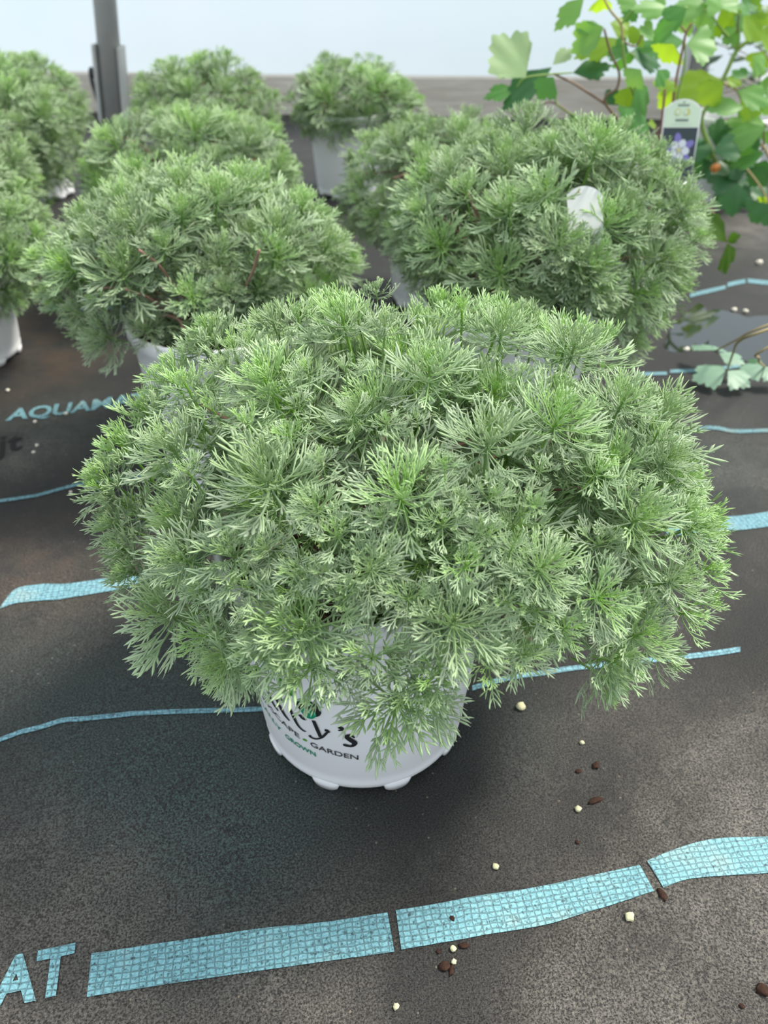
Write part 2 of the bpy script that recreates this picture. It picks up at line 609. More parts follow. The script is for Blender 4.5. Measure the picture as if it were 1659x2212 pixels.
def glyph_mesh(text, offset=0.0, cuts=2, size=1.0, spacing=1.0):
    cu = bpy.data.curves.new('lettering', 'FONT')
    cu.body = text
    cu.size = size
    cu.offset = offset
    cu.space_character = spacing
    cu.resolution_u = 5
    tmp = bpy.data.objects.new('lettering', cu)
    me = bpy.data.meshes.new_from_object(tmp)
    bm = bmesh.new()
    bm.from_mesh(me)
    bmesh.ops.triangulate(bm, faces=bm.faces)
    if cuts:
        bmesh.ops.subdivide_edges(bm, edges=bm.edges, cuts=cuts, use_grid_fill=True)
    verts = [v.co.copy() for v in bm.verts]
    bm.verts.index_update()
    faces = [tuple(v.index for v in f.verts) for f in bm.faces]
    bm.free()
    bpy.data.objects.remove(tmp)
    bpy.data.curves.remove(cu)
    bpy.data.meshes.remove(me)
    return verts, faces


def print_on_floor(text, p0, p1, p2, m, offset=0.02, name='printed_lettering', label=None):
    """p0 baseline left, p1 baseline right, p2 top left, as photograph pixels; each letter becomes a part"""
    a, b, c = (on_z(*p) for p in (p0, p1, p2))
    full, _ = glyph_mesh(text, offset, 0)
    x0, x1 = min(v.x for v in full), max(v.x for v in full)
    ht = max(v.y for v in full)
    used = x0
    for k, ch in enumerate(text):
        _w = [v.x for v in glyph_mesh(text[:k + 1], offset, 0)[0]]
        vs_, fs_ = glyph_mesh(ch, offset, 1)
        sx = max(_w) - max(v.x for v in vs_)
        out = []
        for v in vs_:
            p = a + (b - a) * ((v.x + sx - x0) / (x1 - x0)) + (c - a) * (v.y / ht)
            out.append((p.x, p.y, fz(p.x, p.y) + 0.0009))
        o = mesh_obj(name, out, fs_, m, floor, smooth=False)
        if label:
            o['label'] = label + ch


print_on_floor('AQUAMAT', (12, 909), (318, 872), (22, 884), M_PRINT_FADED, 0.03, label='faded blue letter ')
print_on_floor('AT', (-28, 2178), (150, 2134), (-8, 2072), M_PRINT, 0.04, label='pale blue letter ')
print_on_floor('jjt', (-30, 985), (48, 968), (-26, 950), M_BLACKINK, 0.01, label='black letter ')

# ------------------------------------------------------------------ back of the greenhouse
WL, WR = Vector((-2.2, 2.93, 0)), Vector((2.2, 2.58, 0))      # foot of the board, left to right
wd = (WR - WL).normalized()
wn = Vector((wd.y, -wd.x, 0))                                  # towards the camera
bm = bmesh.new()
L = (WR - WL).length
BH, BT = 0.113, 0.038
ring = [(-BT, 0), (0, 0), (0, BH - 0.004), (-0.004, BH), (-BT, BH)]
prev = None
for s in np.linspace(0, L, 24):
    cur = [bm.verts.new(WL + wd * s + wn * a + Vector((0, 0, b + 0.002 * math.sin(s * 2.3)))) for a, b in ring]
    if prev:
        for k in range(5):
            bm.faces.new((prev[k], prev[(k + 1) % 5], cur[(k + 1) % 5], cur[k]))
    prev = cur
bmesh.ops.recalc_face_normals(bm, faces=bm.faces)
structure(bm_obj('baseboard_back', bm, M_WOOD, smooth=False))
verts, faces = [], []
nxs, nzs = 60, 24
for j in range(nzs + 1):
    for i in range(nxs + 1):
        s = L * i / nxs
        z = 0.06 + 1.25 * j / nzs
        p = WL + wd * s - wn * (BT * 0.98 - 0.004) + wn * -0.05 * 0.0
        bulge = 0.012 * math.sin(s * 1.7 + 0.4) * math.sin(z * 2.2) - 0.004
        p = p - wn * (0.012 + abs(bulge))
        verts.append((p.x, p.y, z))
for j in range(nzs):
    for i in range(nxs):
        k = j * (nxs + 1) + i
        faces.append((k, k + 1, k + nxs + 2, k + nxs + 1))
structure(mesh_obj('wall_back', verts, faces, M_FILM))


def tube(path, radii, sides=8, cap=True):
    verts, faces = [], []
    path = [Vector(p) for p in path]
    if isinstance(radii, (int, float)):
        radii = [radii] * len(path)
    prev_n = None
    for k, p in enumerate(path):
        t = (path[min(k + 1, len(path) - 1)] - path[max(k - 1, 0)]).normalized()
        ref = prev_n or (Vector((0, 0, 1)) if abs(t.z) < 0.9 else Vector((1, 0, 0)))
        a = (ref - t * ref.dot(t)).normalized()
        b = t.cross(a)
        prev_n = a
        for s in range(sides):
            an = 2 * math.pi * s / sides
            verts.append(p + (a * math.cos(an) + b * math.sin(an)) * radii[k])
    for k in range(len(path) - 1):
        for s in range(sides):
            q = (s + 1) % sides
            faces.append((k * sides + s, k * sides + q, (k + 1) * sides + q, (k + 1) * sides + s))
    if cap:
        faces.append(tuple(range(sides - 1, -1, -1)))
        faces.append(tuple(range((len(path) - 1) * sides, len(path) * sides)))
    return verts, faces


def smooth_path(pts, n):
    P = np.array([tuple(p) for p in pts], float)
    if len(P) == 2:
        P = np.vstack([P[0], (P[0] + P[1]) / 2, P[1]])
    Q = np.vstack([2 * P[0] - P[1], P, 2 * P[-1] - P[-2]])
    out = []
    for k in range(1, len(Q) - 2):
        for t in np.linspace(0, 1, n, endpoint=False):
            p0, p1, p2, p3 = Q[k - 1:k + 3]
            out.append(0.5 * ((2 * p1) + (-p0 + p2) * t + (2 * p0 - 5 * p1 + 4 * p2 - p3) * t ** 2 + (-p0 + 3 * p1 - 3 * p2 + p3) * t ** 3))
    out.append(P[-1])
    return [Vector(p) for p in out]


def box(bm, c, ax, ay, az, sx, sy, sz):
    vs_ = []
    for k in range(8):
        p = Vector(c) + ax * (sx * (-.5 if k & 1 == 0 else .5)) + ay * (sy * (-.5 if k & 2 == 0 else .5)) + az * (sz * (-.5 if k & 4 == 0 else .5))
        vs_.append(bm.verts.new(p))
    for f in ((0, 2, 3, 1), (4, 5, 7, 6), (0, 1, 5, 4), (2, 6, 7, 3), (0, 4, 6, 2), (1, 3, 7, 5)):
        bm.faces.new([vs_[i] for i in f])


def post(foot_px, top_px, y, dia_px, label):
    a, b = on_y(*foot_px, y), on_y(*top_px, y)
    d = (b - a).normalized()
    foot = a - d * (a.z / d.z)
    top = a + d * ((1.6 - a.z) / d.z)
    depth = (a - CAM).dot(FW)
    r = dia_px / FPX * depth / 2
    o = thing('support_post', label, 'post', foot)
    v, f = tube([foot, top], r, 20)
    mesh_obj('pipe', [p - foot for p in v], f, M_STEEL, o)
    ax = Vector((1, 0, 0))
    ax = (ax - d * ax.dot(d)).normalized()
    ay = d.cross(ax)
    z1 = on_y(235, 97, y).z
    mid = foot + d * (z1 / 2 / d.z)
    h = z1 / d.z
    for sgn, nm in ((-1, 'bracket_flange'), (1, 'bracket_flange')):
        bmx = bmesh.new()
        box(bmx, mid + ax * sgn * r * 1.12 - ay * r * .15 - foot, ax, ay, d, r * .32, r * 1.7, h)
        bmesh.ops.bevel(bmx, geom=bmx.edges, offset=r * .06, segments=2, affect='EDGES')
        bm_obj(nm, bmx, M_STEEL, o, smooth=False)
    bmx = bmesh.new()
    box(bmx, mid + ay * r * 1.05 - foot, ax, ay, d, r * 2.3, r * .2, h)
    bm_obj('bracket_web', bmx, M_STEEL, o, smooth=False)
    return o, foot, d, ax, ay, r, z1


po, foot, d, ax, ay, r, z1 = post((241, 170), (226, 0), 2.66, 47, 'grey galvanised pipe post in an upright channel bracket, left of the plastic wall')
bolt_c = foot + d * (z1 * 0.62)
bmx = bmesh.new()
bmesh.ops.create_cone(bmx, cap_ends=True, segments=6, radius1=r * .38, radius2=r * .38, depth=r * .5,
                      matrix=Matrix.Translation(bolt_c - ax * r * 1.55 - foot) @ Matrix.Rotation(math.pi / 2, 4, 'Y'))
bmesh.ops.create_uvsphere(bmx, u_segments=12, v_segments=8, radius=r * .5,
                          matrix=Matrix.Translation(bolt_c - ax * r * 1.75 - foot) @ Matrix.Scale(.55, 4, (1, 0, 0)))
bm_obj('bolt', bmx, M_STEEL_D, po)
v, f = tube([bolt_c - ax * r * 1.9 - foot, bolt_c - ax * r * 1.8 - d * r * .8 - foot, bolt_c - ax * r * 1.35 - d * r * 2.6 - foot,
             bolt_c - ax * r * 1.2 - d * r * 4.5 - foot], [r * .16, r * .2, r * .2, r * .2], 8)
mesh_obj('strap', v, f, M_STEEL_D, po)
post((1496, 170), (1531, 0), 2.50, 38, 'grey steel post at the wall behind the columbine leaves, at the right')

# ------------------------------------------------------------------ pots
POT_H, R0, R1P = 0.16, 0.066, 0.080


def lathe(profile, seg=72):
    verts, faces = [], []
    for rr, z in profile:
        for s in range(seg):
            a = 2 * math.pi * s / seg
            verts.append((rr * math.cos(a), rr * math.sin(a), z))
    for k in range(len(profile) - 1):
        for s in range(seg):
            q = (s + 1) % seg
            faces.append((k * seg + s, k * seg + q, (k + 1) * seg + q, (k + 1) * seg + s))
    return verts, faces


def rad(z):
    return R0 + (R1P - R0) * z / POT_H


pv, pf = lathe([(0.0005, .007), (R0 - .010, .007), (R0 - .006, .004), (R0 - .0015, .0045), (R0 + .0005, .008), (rad(.012), .012), (rad(.013) - .0006, .0135),
                (rad(.02), .02), (rad(.06), .06), (rad(.10), .10), (rad(.142), .142), (rad(.144) + .0016, .1445), (R1P + .0028, .150),
                (R1P + .0030, .157), (R1P + .0016, .160), (R1P - .0006, .1595), (R1P - .0018, .155), (rad(.14) - .002, .14), (rad(.12) - .002, .12)])
POT_ME = None
fvs, ffs = [], []
SEG = 14
for k in range(SEG + 1):                        # one moulded foot: a rounded scallop under the rim of the base
    t = -1 + 2 * k / SEG
    an = t * 0.14
    prof = math.sqrt(max(0, 1 - abs(t) ** 2.6))
    for rr, z in ((R0 - .014, .0065), (R0 - .014, .0065 - .0062 * prof), (R0 - .0008 + .0012 * prof, .0065 - .0058 * prof),
                  (R0 + .0002 + .0016 * prof, .0075), (R0 + .0004, .0078 + .0016 * prof)):
        fvs.append((rr * math.cos(an), rr * math.sin(an), z))
for k in range(SEG):
    for s in range(4):
        i = k * 5 + s
        ffs.append((i, i + 1, i + 6, i + 5))
FOOT_ME = None
SOIL_ME = None


def add_pot(root, spin=0.0):
    global POT_ME, FOOT_ME, SOIL_ME
    if POT_ME is None:
        p = mesh_obj('pot', pv, pf, M_POT, root)
        POT_ME = p.data
    else:
        p = share('pot', POT_ME, root, Matrix.Identity(4))
    for k in range(9):
        m = Matrix.Rotation(math.radians(-150 + 40 * k) + spin, 4, 'Z')
        if FOOT_ME is None:
            fo = mesh_obj('foot', fvs, ffs, M_POT, p)
            FOOT_ME = fo.data
            fo.matrix_local = m
        else:
            share('foot', FOOT_ME, p, m)
    if SOIL_ME is None:
        rr = random.Random(3)
        vs_, fs_ = [(0, 0, .142)], []
        rings, sg = 9, 40
        for a in range(1, rings + 1):
            for s in range(sg):
                an = 2 * math.pi * s / sg
                q = (rad(.138) - .0021) * a / rings
                vs_.append((q * math.cos(an), q * math.sin(an), .139 + (rr.uniform(-.0025, .004) if a < rings else -.001)))
        for s in range(sg):
            fs_.append((0, 1 + s, 1 + (s + 1) % sg))
        for a in range(rings - 1):
            for s in range(sg):
                q = (s + 1) % sg
                fs_.append((1 + a * sg + s, 1 + (a + 1) * sg + s, 1 + (a + 1) * sg + q, 1 + a * sg + q))
        o = mesh_obj('soil', vs_, fs_, M_SOIL, root, smooth=False)
        SOIL_ME = o.data
    else:
        share('soil', SOIL_ME, root, Matrix.Identity(4))
    return p


def on_pot(ang, z, lift=0.0004):
    rr = rad(z) + lift
    a = math.radians(ang)
    return (rr * math.cos(a), rr * math.sin(a), z)


def pot_text(pot, text, a0, a1, base, height, m, offset=0.0, spacing=1.0, label=None):
    """letters wrapped round the pot between two angles; base = [(angle, z), ...]"""
    full, _ = glyph_mesh(text, offset, 0, spacing=spacing)
    x0, x1 = min(v.x for v in full), max(v.x for v in full)
    ht = max(v.y for v in full if True)
    A, Z = [b[0] for b in base], [b[1] for b in base]
    for k, ch in enumerate(text):
        if ch == ' ':
            continue
        w = max(v.x for v in glyph_mesh(text[:k + 1], offset, 0, spacing=spacing)[0])
        vs_, fs_ = glyph_mesh(ch, offset, 1)
        sx = w - max(v.x for v in vs_)
        out = []
        for v in vs_:
            an = a0 + (a1 - a0) * (v.x + sx - x0) / (x1 - x0)
            out.append(on_pot(an, float(np.interp(an, A, Z)) + v.y / ht * height))
        o = mesh_obj('letter', out, fs_, m, pot, smooth=False)
        o['label'] = (label or 'letter ') + ch


def pot_stroke(pot, pts, w, m, name='script_stroke'):
    """brush stroke on the pot wall through (angle, z, width factor) points"""
    P = smooth_path([(p[0], p[1] * 1000, p[2]) for p in pts], 8)
    vs_, fs_ = [], []
    for k, p in enumerate(P):
        t = P[min(k + 1, len(P) - 1)] - P[max(k - 1, 0)]
        tx, ty = math.radians(t.x) * 0.07, t.y / 1000
        ln = math.hypot(tx, ty) or 1
        nx_, ny_ = -ty / ln, tx / ln
        h = w * .8 * max(.12, p.z) / 2
        for s in (-1, 1):
            vs_.append(on_pot(p.x + math.degrees(nx_ * h * s / 0.07), p.y / 1000 + ny_ * h * s, .0005))
    for k in range(len(P) - 1):
        fs_.append((2 * k, 2 * k + 2, 2 * k + 3, 2 * k + 1))
    return mesh_obj(name, vs_, fs_, m, pot, smooth=False)


def pot_blob(pot, ang, z, w, h, m, name, lift=.0005, tilt=0.0, square=0.0):
    vs_, fs_ = [on_pot(ang, z, lift)], []
    n = 28
    for k in range(n):
        a = 2 * math.pi * k / n
        x, y = w * math.cos(a), h * math.sin(a) * (1 - square * math.cos(a))
        x, y = x * math.cos(tilt) - y * math.sin(tilt), x * math.sin(tilt) + y * math.cos(tilt)
        vs_.append(on_pot(ang + math.degrees(x / 0.072), z + y, lift))
        fs_.append((0, 1 + k, 1 + (k + 1) % n))
    return mesh_obj(name, vs_, fs_, m, pot, smooth=False)


BASE1 = [(-170, .066), (-139, .0565), (-121, .0477), (-114, .0452), (-91, .0402), (-60, .038)]
BASE2 = [(-180, .060), (-144, .0455), (-131, .0388), (-113, .0354), (-80, .032)]


def pot_print(pot, spin=0.0):
    sh = lambda t: [(a + spin, z) for a, z in t]
    pot_text(pot, 'LANDSCAPE', -157 + spin, -120.6 + spin, sh(BASE1), .0046, M_INK_GREY, .008, label='grey letter ')
    pot_text(pot, 'GARDEN', -114.6 + spin, -90.8 + spin, sh(BASE1), .0047, M_INK_GREY, .012, label='grey letter ')
    pot_text(pot, 'LOCALLY', -160 + spin, -133.6 + spin, sh(BASE2), .0043, M_INK_GREEN, .02, label='green letter ')
    pot_text(pot, 'GROWN', -131 + spin, -112.6 + spin, sh(BASE2), .0043, M_INK_GREEN, .02, label='green letter ')
    pot_blob(pot, -117.5 + spin, .0492, .0016, .0010, M_LEAFMARK, 'bullet_mark')
    s = spin
    # script lettering: ...rry's
    for pts, w in [
        ([(-110.8 + s, .0735, .9), (-109.6 + s, .066, 1.0), (-108.4 + s, .0585, .9)], .0032),
        ([(-104.2 + s, .0665, .5), (-105.3 + s, .0640, .9), (-107.4 + s, .0592, .8), (-109.9 + s, .0560, .7), (-112.2 + s, .0548, .8), (-114.2 + s, .0556, .9), (-113.4 + s, .0570, .5)], .0022),
        ([(-105.8 + s, .0672, .9), (-104.6 + s, .0668, 1.0), (-103.6 + s, .0655, .6)], .0028),
        ([(-99.4 + s, .0718, .7), (-98.2 + s, .0722, 1.2), (-97.6 + s, .0705, .9), (-99.4 + s, .0690, .3)], .0028),
        ([(-92.2 + s, .0630, .4), (-93.6 + s, .0655, .9), (-95.6 + s, .0640, 1.3), (-94.4 + s, .0612, 1.5), (-92.3 + s, .0580, 1.4), (-93.6 + s, .0545, .8), (-96.6 + s, .0550, 1.0), (-97.2 + s, .0562, .6)], .0030),
        ([(-123.2 + s, .0770, .7), (-121.8 + s, .0690, 1.0), (-120.0 + s, .0620, .8), (-117.6 + s, .0590, .6), (-115.8 + s, .0592, .3)], .0030),
        ([(-117.9 + s, .0742, 1.0), (-116.3 + s, .0718, 1.0), (-114.6 + s, .0718, .5)], .0030),
        ([(-131.5 + s, .0780, .9), (-129.8 + s, .0710, 1.1), (-127.6 + s, .0650, .9), (-125.0 + s, .0618, .5)], .0032),
        ([(-126.0 + s, .0790, .6), (-128.5 + s, .0800, 1.0), (-130.0 + s, .0775, .6)], .0026),
        ([(-139.0 + s, .0860, .7), (-137.2 + s, .0760, 1.0), (-135.0 + s, .0680, .8), (-132.0 + s, .0640, .5)], .0032),
        ([(-143 + s, .0920, .8), (-145 + s, .0850, 1.0), (-147 + s, .0760, .8), (-144 + s, .0700, .5), (-140 + s, .0700, .4)], .0034),
    ]:
        pot_stroke(pot, pts, w, M_INK)
    pot_blob(pot, -112.4 + s, .0842, .0076, .0074, M_INK, 'leaf_mark_outline', .0005, .2)
    g = pot_blob(pot, -112.4 + s, .0800, .0050, .0046, M_INK_GREEN, 'leaf_mark', .0009, .5, .3)
    pot_blob(pot, -113.4 + s, .0892, .0044, .0022, M_INK_GREEN, 'leaf_mark', .0009, .2)
    pot_blob(pot, -122.5 + s, .0958, .0058, .0064, M_LEAFMARK, 'leaf_mark', .0005, .5, .3)
    for q in (-.8, .8):
        pot_stroke(pot, [(-124.5 + s + q, .1015, .6), (-122.8 + s + q, .0960, .8), (-120.4 + s + q, .0890, .5)], .0011, M_INK)


# ------------------------------------------------------------------ silver mound rosettes
class Soup:
    def __init__(self):
        self.v, self.f, self.c, self.n = [], [], [], 0

    def add(self, v, f, c):
        self.v.append(v)
        self.f.append(f + self.n)
        self.c.append(c)
        self.n += len(v)

    def mesh(self, name, m):
        V, F, C = np.vstack(self.v), np.vstack(self.f), np.vstack(self.c)
        me = bpy.data.meshes.new(name)
        me.vertices.add(len(V))
        me.vertices.foreach_set('co', V.astype(np.float32).ravel())
        me.loops.add(F.size)
        me.loops.foreach_set('vertex_index', F.astype(np.int32).ravel())
        me.polygons.add(len(F))
        me.polygons.foreach_set('loop_start', np.arange(0, F.size, 4, dtype=np.int32))
        me.polygons.foreach_set('use_smooth', [True] * len(F))
        me.update(calc_edges=True)
        a = me.color_attributes.new('tint', 'FLOAT_COLOR', 'POINT')
        a.data.foreach_set('color', C.astype(np.float32).ravel())
        me.materials.append(m)
        me.validate()
        return me


CS = np.array([(1, 0), (.15, .42), (-1, 0), (-.15, -.32)])     # flattened lens cross-section


def finger(soup, frame, s0, y0, ang, length, w, youth, rnd_c, bend, steps=5, base=.55):
    """one lobe: starts at (s0, y0) in the leaf plane, heads off at ang, tapering to a blunt point"""
    t = np.linspace(0, 1, steps)
    a = ang + bend * t
    ds = np.cumsum(np.r_[0, np.cos(a[:-1])]) * length / (steps - 1)
    dy = np.cumsum(np.r_[0, np.sin(a[:-1])]) * length / (steps - 1)
    s, y = s0 + ds, y0 + dy
    prof = np.interp(t, [0, .35, .72, .92, 1], [base, .80, 1.0, .60, .10])
    V, C = [], []
    for k in range(steps):
        o, sd, yd, nd = frame(s[k], y[k])
        tang = math.cos(a[k]) * sd + math.sin(a[k]) * yd
        side = np.cross(nd, tang)
        for cx_, cz_ in CS:
            V.append(o + side * (cx_ * w * prof[k]) + nd * (cz_ * w * prof[k]))
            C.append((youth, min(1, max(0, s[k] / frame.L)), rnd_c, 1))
    F = []
    for k in range(steps - 1):
        for q in range(4):
            r_ = (q + 1) % 4
            F.append((k * 4 + q, k * 4 + r_, k * 4 + 4 + r_, k * 4 + 4 + q))
    F.append((steps * 4 - 4, steps * 4 - 3, steps * 4 - 2, steps * 4 - 1))
    soup.add(np.array(V), np.array(F), np.array(C))
    return s, y, a


class LeafFrame:
    """maps (distance along the leaf, sideways) onto a curved leaf standing at azimuth az"""

    def __init__(self, L, th0, th1, az, org, twist):
        self.L = L
        self.az, self.org, self.twist = az, np.array(org), twist
        n = 24
        ss = np.linspace(0, 1.15, n)
        th = th0 + (th1 - th0) * ss
        dx, dz = np.sin(th), np.cos(th)
        st = L * 1.15 / (n - 1)
        self.x = np.r_[0, np.cumsum(dx[:-1])] * st
        self.z = np.r_[0, np.cumsum(dz[:-1])] * st
        self.ss, self.th = ss * L, th
        self.er = np.array((math.cos(az), math.sin(az), 0))
        self.et = np.array((-math.sin(az), math.cos(az), 0))

    def __call__(self, s, y):
        x, z, th = np.interp(s, self.ss, self.x), np.interp(s, self.ss, self.z), np.interp(s, self.ss, self.th)
        ez = np.array((0, 0, 1.0))
        sd = self.er * math.sin(th) + ez * math.cos(th)
        nd = -self.er * math.cos(th) + ez * math.sin(th)
        tw = self.twist * s / self.L
        yd = self.et * math.cos(tw) + nd * math.sin(tw)
        nd2 = nd * math.cos(tw) - self.et * math.sin(tw)
        o = self.org + self.er * x + ez * z + yd * y + nd2 * abs(y) * .32
        return o, sd, yd, nd2


def leaf(soup, L, th0, th1, az, org, age, rg, rich=1.0):
    fr = LeafFrame(L, th0, th1, az, org, rg.uniform(-.5, .5))
    youth, rc = max(0., 1 - age * 1.25), rg.random()
    w = .0225 * L * rg.uniform(.85, 1.15) + .00017
    finger(soup, fr, 0, 0, 0, L, w * .85, youth, rc, rg.uniform(-.12, .12), 7, .7)
    rows = [(.42, .38), (.58, .40), (.75, .29)] if rich > .6 else [(.48, .36), (.68, .30)]
    for p, ln in rows:
        for sg in (-1, 1):
            if rg.random() < .10:
                continue
            q = p + rg.uniform(-.05, .05)
            ll = L * ln * rg.uniform(.8, 1.2)
            an = sg * rg.uniform(.36, .68)
            s, y, a = finger(soup, fr, q * L, 0, an, ll, w, youth, rc, -sg * rg.uniform(.15, .55))
            if ln > .28 and rg.random() < .55 * rich:
                k = 2 if rg.random() < .6 else 1
                s2 = 1 if rg.random() < .7 else -1
                finger(soup, fr, s[k], y[k], a[k] + sg * s2 * rg.uniform(.45, .75), ll * rg.uniform(.42, .62), w * .92, youth, rc, -sg * s2 * .3, 4)


def outer_params(R, a, rg):
    phi = math.radians(8 + 88 * a ** .85) + rg.uniform(-.16, .16)
    Lf = R * (.24 + .80 * a ** .75) * rg.uniform(.84, 1.20)
    if rg.random() < .88:
        t0, t1 = phi + rg.uniform(.10, .40), phi - rg.uniform(.20, .85)
    else:
        t0, t1 = phi - .15, phi + rg.uniform(.05, .35)
    return Lf, t0, t1


GA = math.radians(137.508)


def rosette_mesh(name, seed, n=44, upto=1.0, stem=1.0, R=1.0):
    rg = random.Random(seed)
    sp = Soup()
    for i in range(n):
        a = (i + .5) / n
        if a > upto:
            break
        Lf, t0, t1 = outer_params(R, a, rg)
        leaf(sp, Lf, t0, t1, i * GA + rg.uniform(-.2, .2), (0, 0, -.34 * R * a), a, rg, 1.0 if a > .3 else .5)
    # stem below the rosette
    if stem:
        fr = LeafFrame(stem, math.pi, math.pi + rg.uniform(-.4, .4), rg.uniform(0, 6.28), (0, 0, .02), 0)
        V, C = [], []
        for k in range(7):
            o, sd, yd, nd = fr(stem * k / 6, 0)
            for q in range(4):
                an = q * math.pi / 2
                V.append(o + (yd * math.cos(an) + nd * math.sin(an)) * .030)
                C.append((.35, .1, .3, 1))
        F = [(k * 4 + q, k * 4 + (q + 1) % 4, k * 4 + 4 + (q + 1) % 4, k * 4 + 4 + q) for k in range(6) for q in range(4)]
        sp.add(np.array(V), np.array(F), np.array(C))
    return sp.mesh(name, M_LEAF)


ROS = [rosette_mesh('leaf_rosette', 11 + k, 44) for k in range(7)]
SMALL = [rosette_mesh('leaf_rosette', 51 + k, 24) for k in range(4)]
CORE = [rosette_mesh('leaf_rosette', 71 + k, 44, upto=.70) for k in range(4)]
LEAVES = []
for k in range(9):
    rg = random.Random(200 + k)
    sp = Soup()
    leaf(sp, .97 * rg.uniform(.88, 1.12), math.radians(rg.uniform(92, 114)), math.radians(rg.uniform(36, 78)), 0, (0, 0, 0), 1.0, rg, 1.0)
    LEAVES.append(sp.mesh('leaf', M_LEAF))


def ell_hit(c, ax, u, v):
    d = ray(u, v)
    o = CAM - c
    A = sum((d[k] / ax[k]) ** 2 for k in range(3))
    B = 2 * sum(d[k] * o[k] / ax[k] ** 2 for k in range(3))
    Cq = sum((o[k] / ax[k]) ** 2 for k in range(3)) - 1
    disc = B * B - 4 * A * Cq
    if disc < 0:
        t = -B / (2 * A)
        p = CAM + d * t
        q = Vector([(p[k] - c[k]) / ax[k] for k in range(3)])
        if q.length < 1.3:
            return p
        q.normalize()
        return c + Vector([q[k] * ax[k] for k in range(3)])
    return CAM + d * ((-B - math.sqrt(disc)) / (2 * A))


def artemisia(label, pot_xy, c, ax, seed, manual=(), fill_r=(.027, .045), split=0, lettering=None, skip=None, low=-32, inner=46, dens=1.0, gap=.70):
    rg = random.Random(seed)
    root = thing('potted_artemisia', label, 'potted plant', (pot_xy[0], pot_xy[1], 0), 'potted silver mound plants')
    base = Vector((pot_xy[0], pot_xy[1], 0))
    pot = add_pot(root)
    if lettering is not None:
        pot_print(pot, lettering)
    c = Vector(c)
    placed = []

    def put(p, nrm, R, kind, up=.45):
        axis = (nrm * .8 + Vector((0, 0, up)) + Vector((rg.uniform(-.22, .22), rg.uniform(-.22, .22), rg.uniform(-.1, .1)))).normalized()
        M = Matrix.Translation(p - base) @ axis.to_track_quat('Z', 'Y').to_matrix().to_4x4() @ Matrix.Rotation(rg.uniform(0, 6.28), 4, 'Z') @ Matrix.Scale(R, 4)
        if kind == 'split':
            o = share('leaf_rosette', rg.choice(CORE), root, M)
            n = 13
            for i in range(31, 44):
                a = (i + .5) / 44
                lm = Matrix.Translation((0, 0, -.34 * a)) @ Matrix.Rotation(i * GA + rg.uniform(-.25, .25), 4, 'Z') @ Matrix.Rotation(rg.uniform(-.2, .15), 4, 'Y')
                share('leaf', rg.choice(LEAVES), o, lm)
        else:
            share('leaf_rosette', rg.choice(ROS if kind == 'big' else SMALL), root, M)

    def normal(p):
        return Vector([(p[k] - c[k]) / ax[k] ** 2 for k in range(3)]).normalized()

    for i, (u, v, rpx) in enumerate(manual):
        p = ell_hit(c, ax, u, v)
        depth = (p - CAM).dot(FW)
        R = rpx / FPX * depth
        nr = normal(p)
        kind = 'split' if split and i < split else ('big' if R > .022 else 'small')
        put(p - nr * R * .15, nr, R, kind, .62 if p.z > c.z else .75)
        placed.append((p, R))
    tries = 0
    while tries < 1500 * dens:
        tries += 1
        ph = math.asin(rg.uniform(math.sin(math.radians(low)), 1))
        th = rg.uniform(0, 2 * math.pi)
        p = c + Vector((ax[0] * math.cos(ph) * math.cos(th), ax[1] * math.cos(ph) * math.sin(th), ax[2] * math.sin(ph)))
        R = rg.uniform(*fill_r) * (.6 if rg.random() < .22 else 1)
        if skip and skip(*project(p), p):
            continue
        if any((p - q).length < gap * (R * .5 + r_ * .5) * 2 * .78 for q, r_ in placed):
            continue
        nr = normal(p)
        lift = rg.uniform(-.5, .05) * R
        put(p + nr * (lift - .25 * R), nr, R, 'big' if R > .022 else 'small', .75 if ph > -.2 else .45)
        placed.append((p, R))
        if len(placed) > 190:
            break
    for k in range(inner):
        ph = math.asin(rg.uniform(math.sin(math.radians(low * .8)), 1))
        th = rg.uniform(0, 2 * math.pi)
        q = rg.uniform(.52, .84)
        p = c + Vector((ax[0] * math.cos(ph) * math.cos(th), ax[1] * math.cos(ph) * math.sin(th), ax[2] * math.sin(ph))) * q
        if skip and skip(*project(p), p):
            continue
        put(p, normal(p), rg.uniform(.026, .036), 'big', .2)
    for k in range(16):                          # short young shoots right above the soil
        th, q = rg.uniform(0, 6.28), .068 * math.sqrt(rg.random())
        put(base + Vector((q * math.cos(th), q * math.sin(th), .158 + rg.uniform(0, .012))), Vector((0, 0, 1)), rg.uniform(.018, .027), 'small', .5)
    # main woody stems from the crown
    for k in range(11):
        th = 2 * math.pi * k / 11 + rg.uniform(-.2, .2)
        e = c + Vector((ax[0] * .72 * math.cos(th), ax[1] * .72 * math.sin(th), ax[2] * rg.uniform(-.2, .5)))
        s0 = base + Vector((.02 * math.cos(th), .02 * math.sin(th), .137))
        md = s0.lerp(e, .5) + Vector((0, 0, .022))
        P = smooth_path([s0, md, e], 5)
        v, f = tube([p - base for p in P], list(np.linspace(.0022, .0011, len(P))), 6)
        mesh_obj('branch', v, f, M_WOODY, root)
    return root


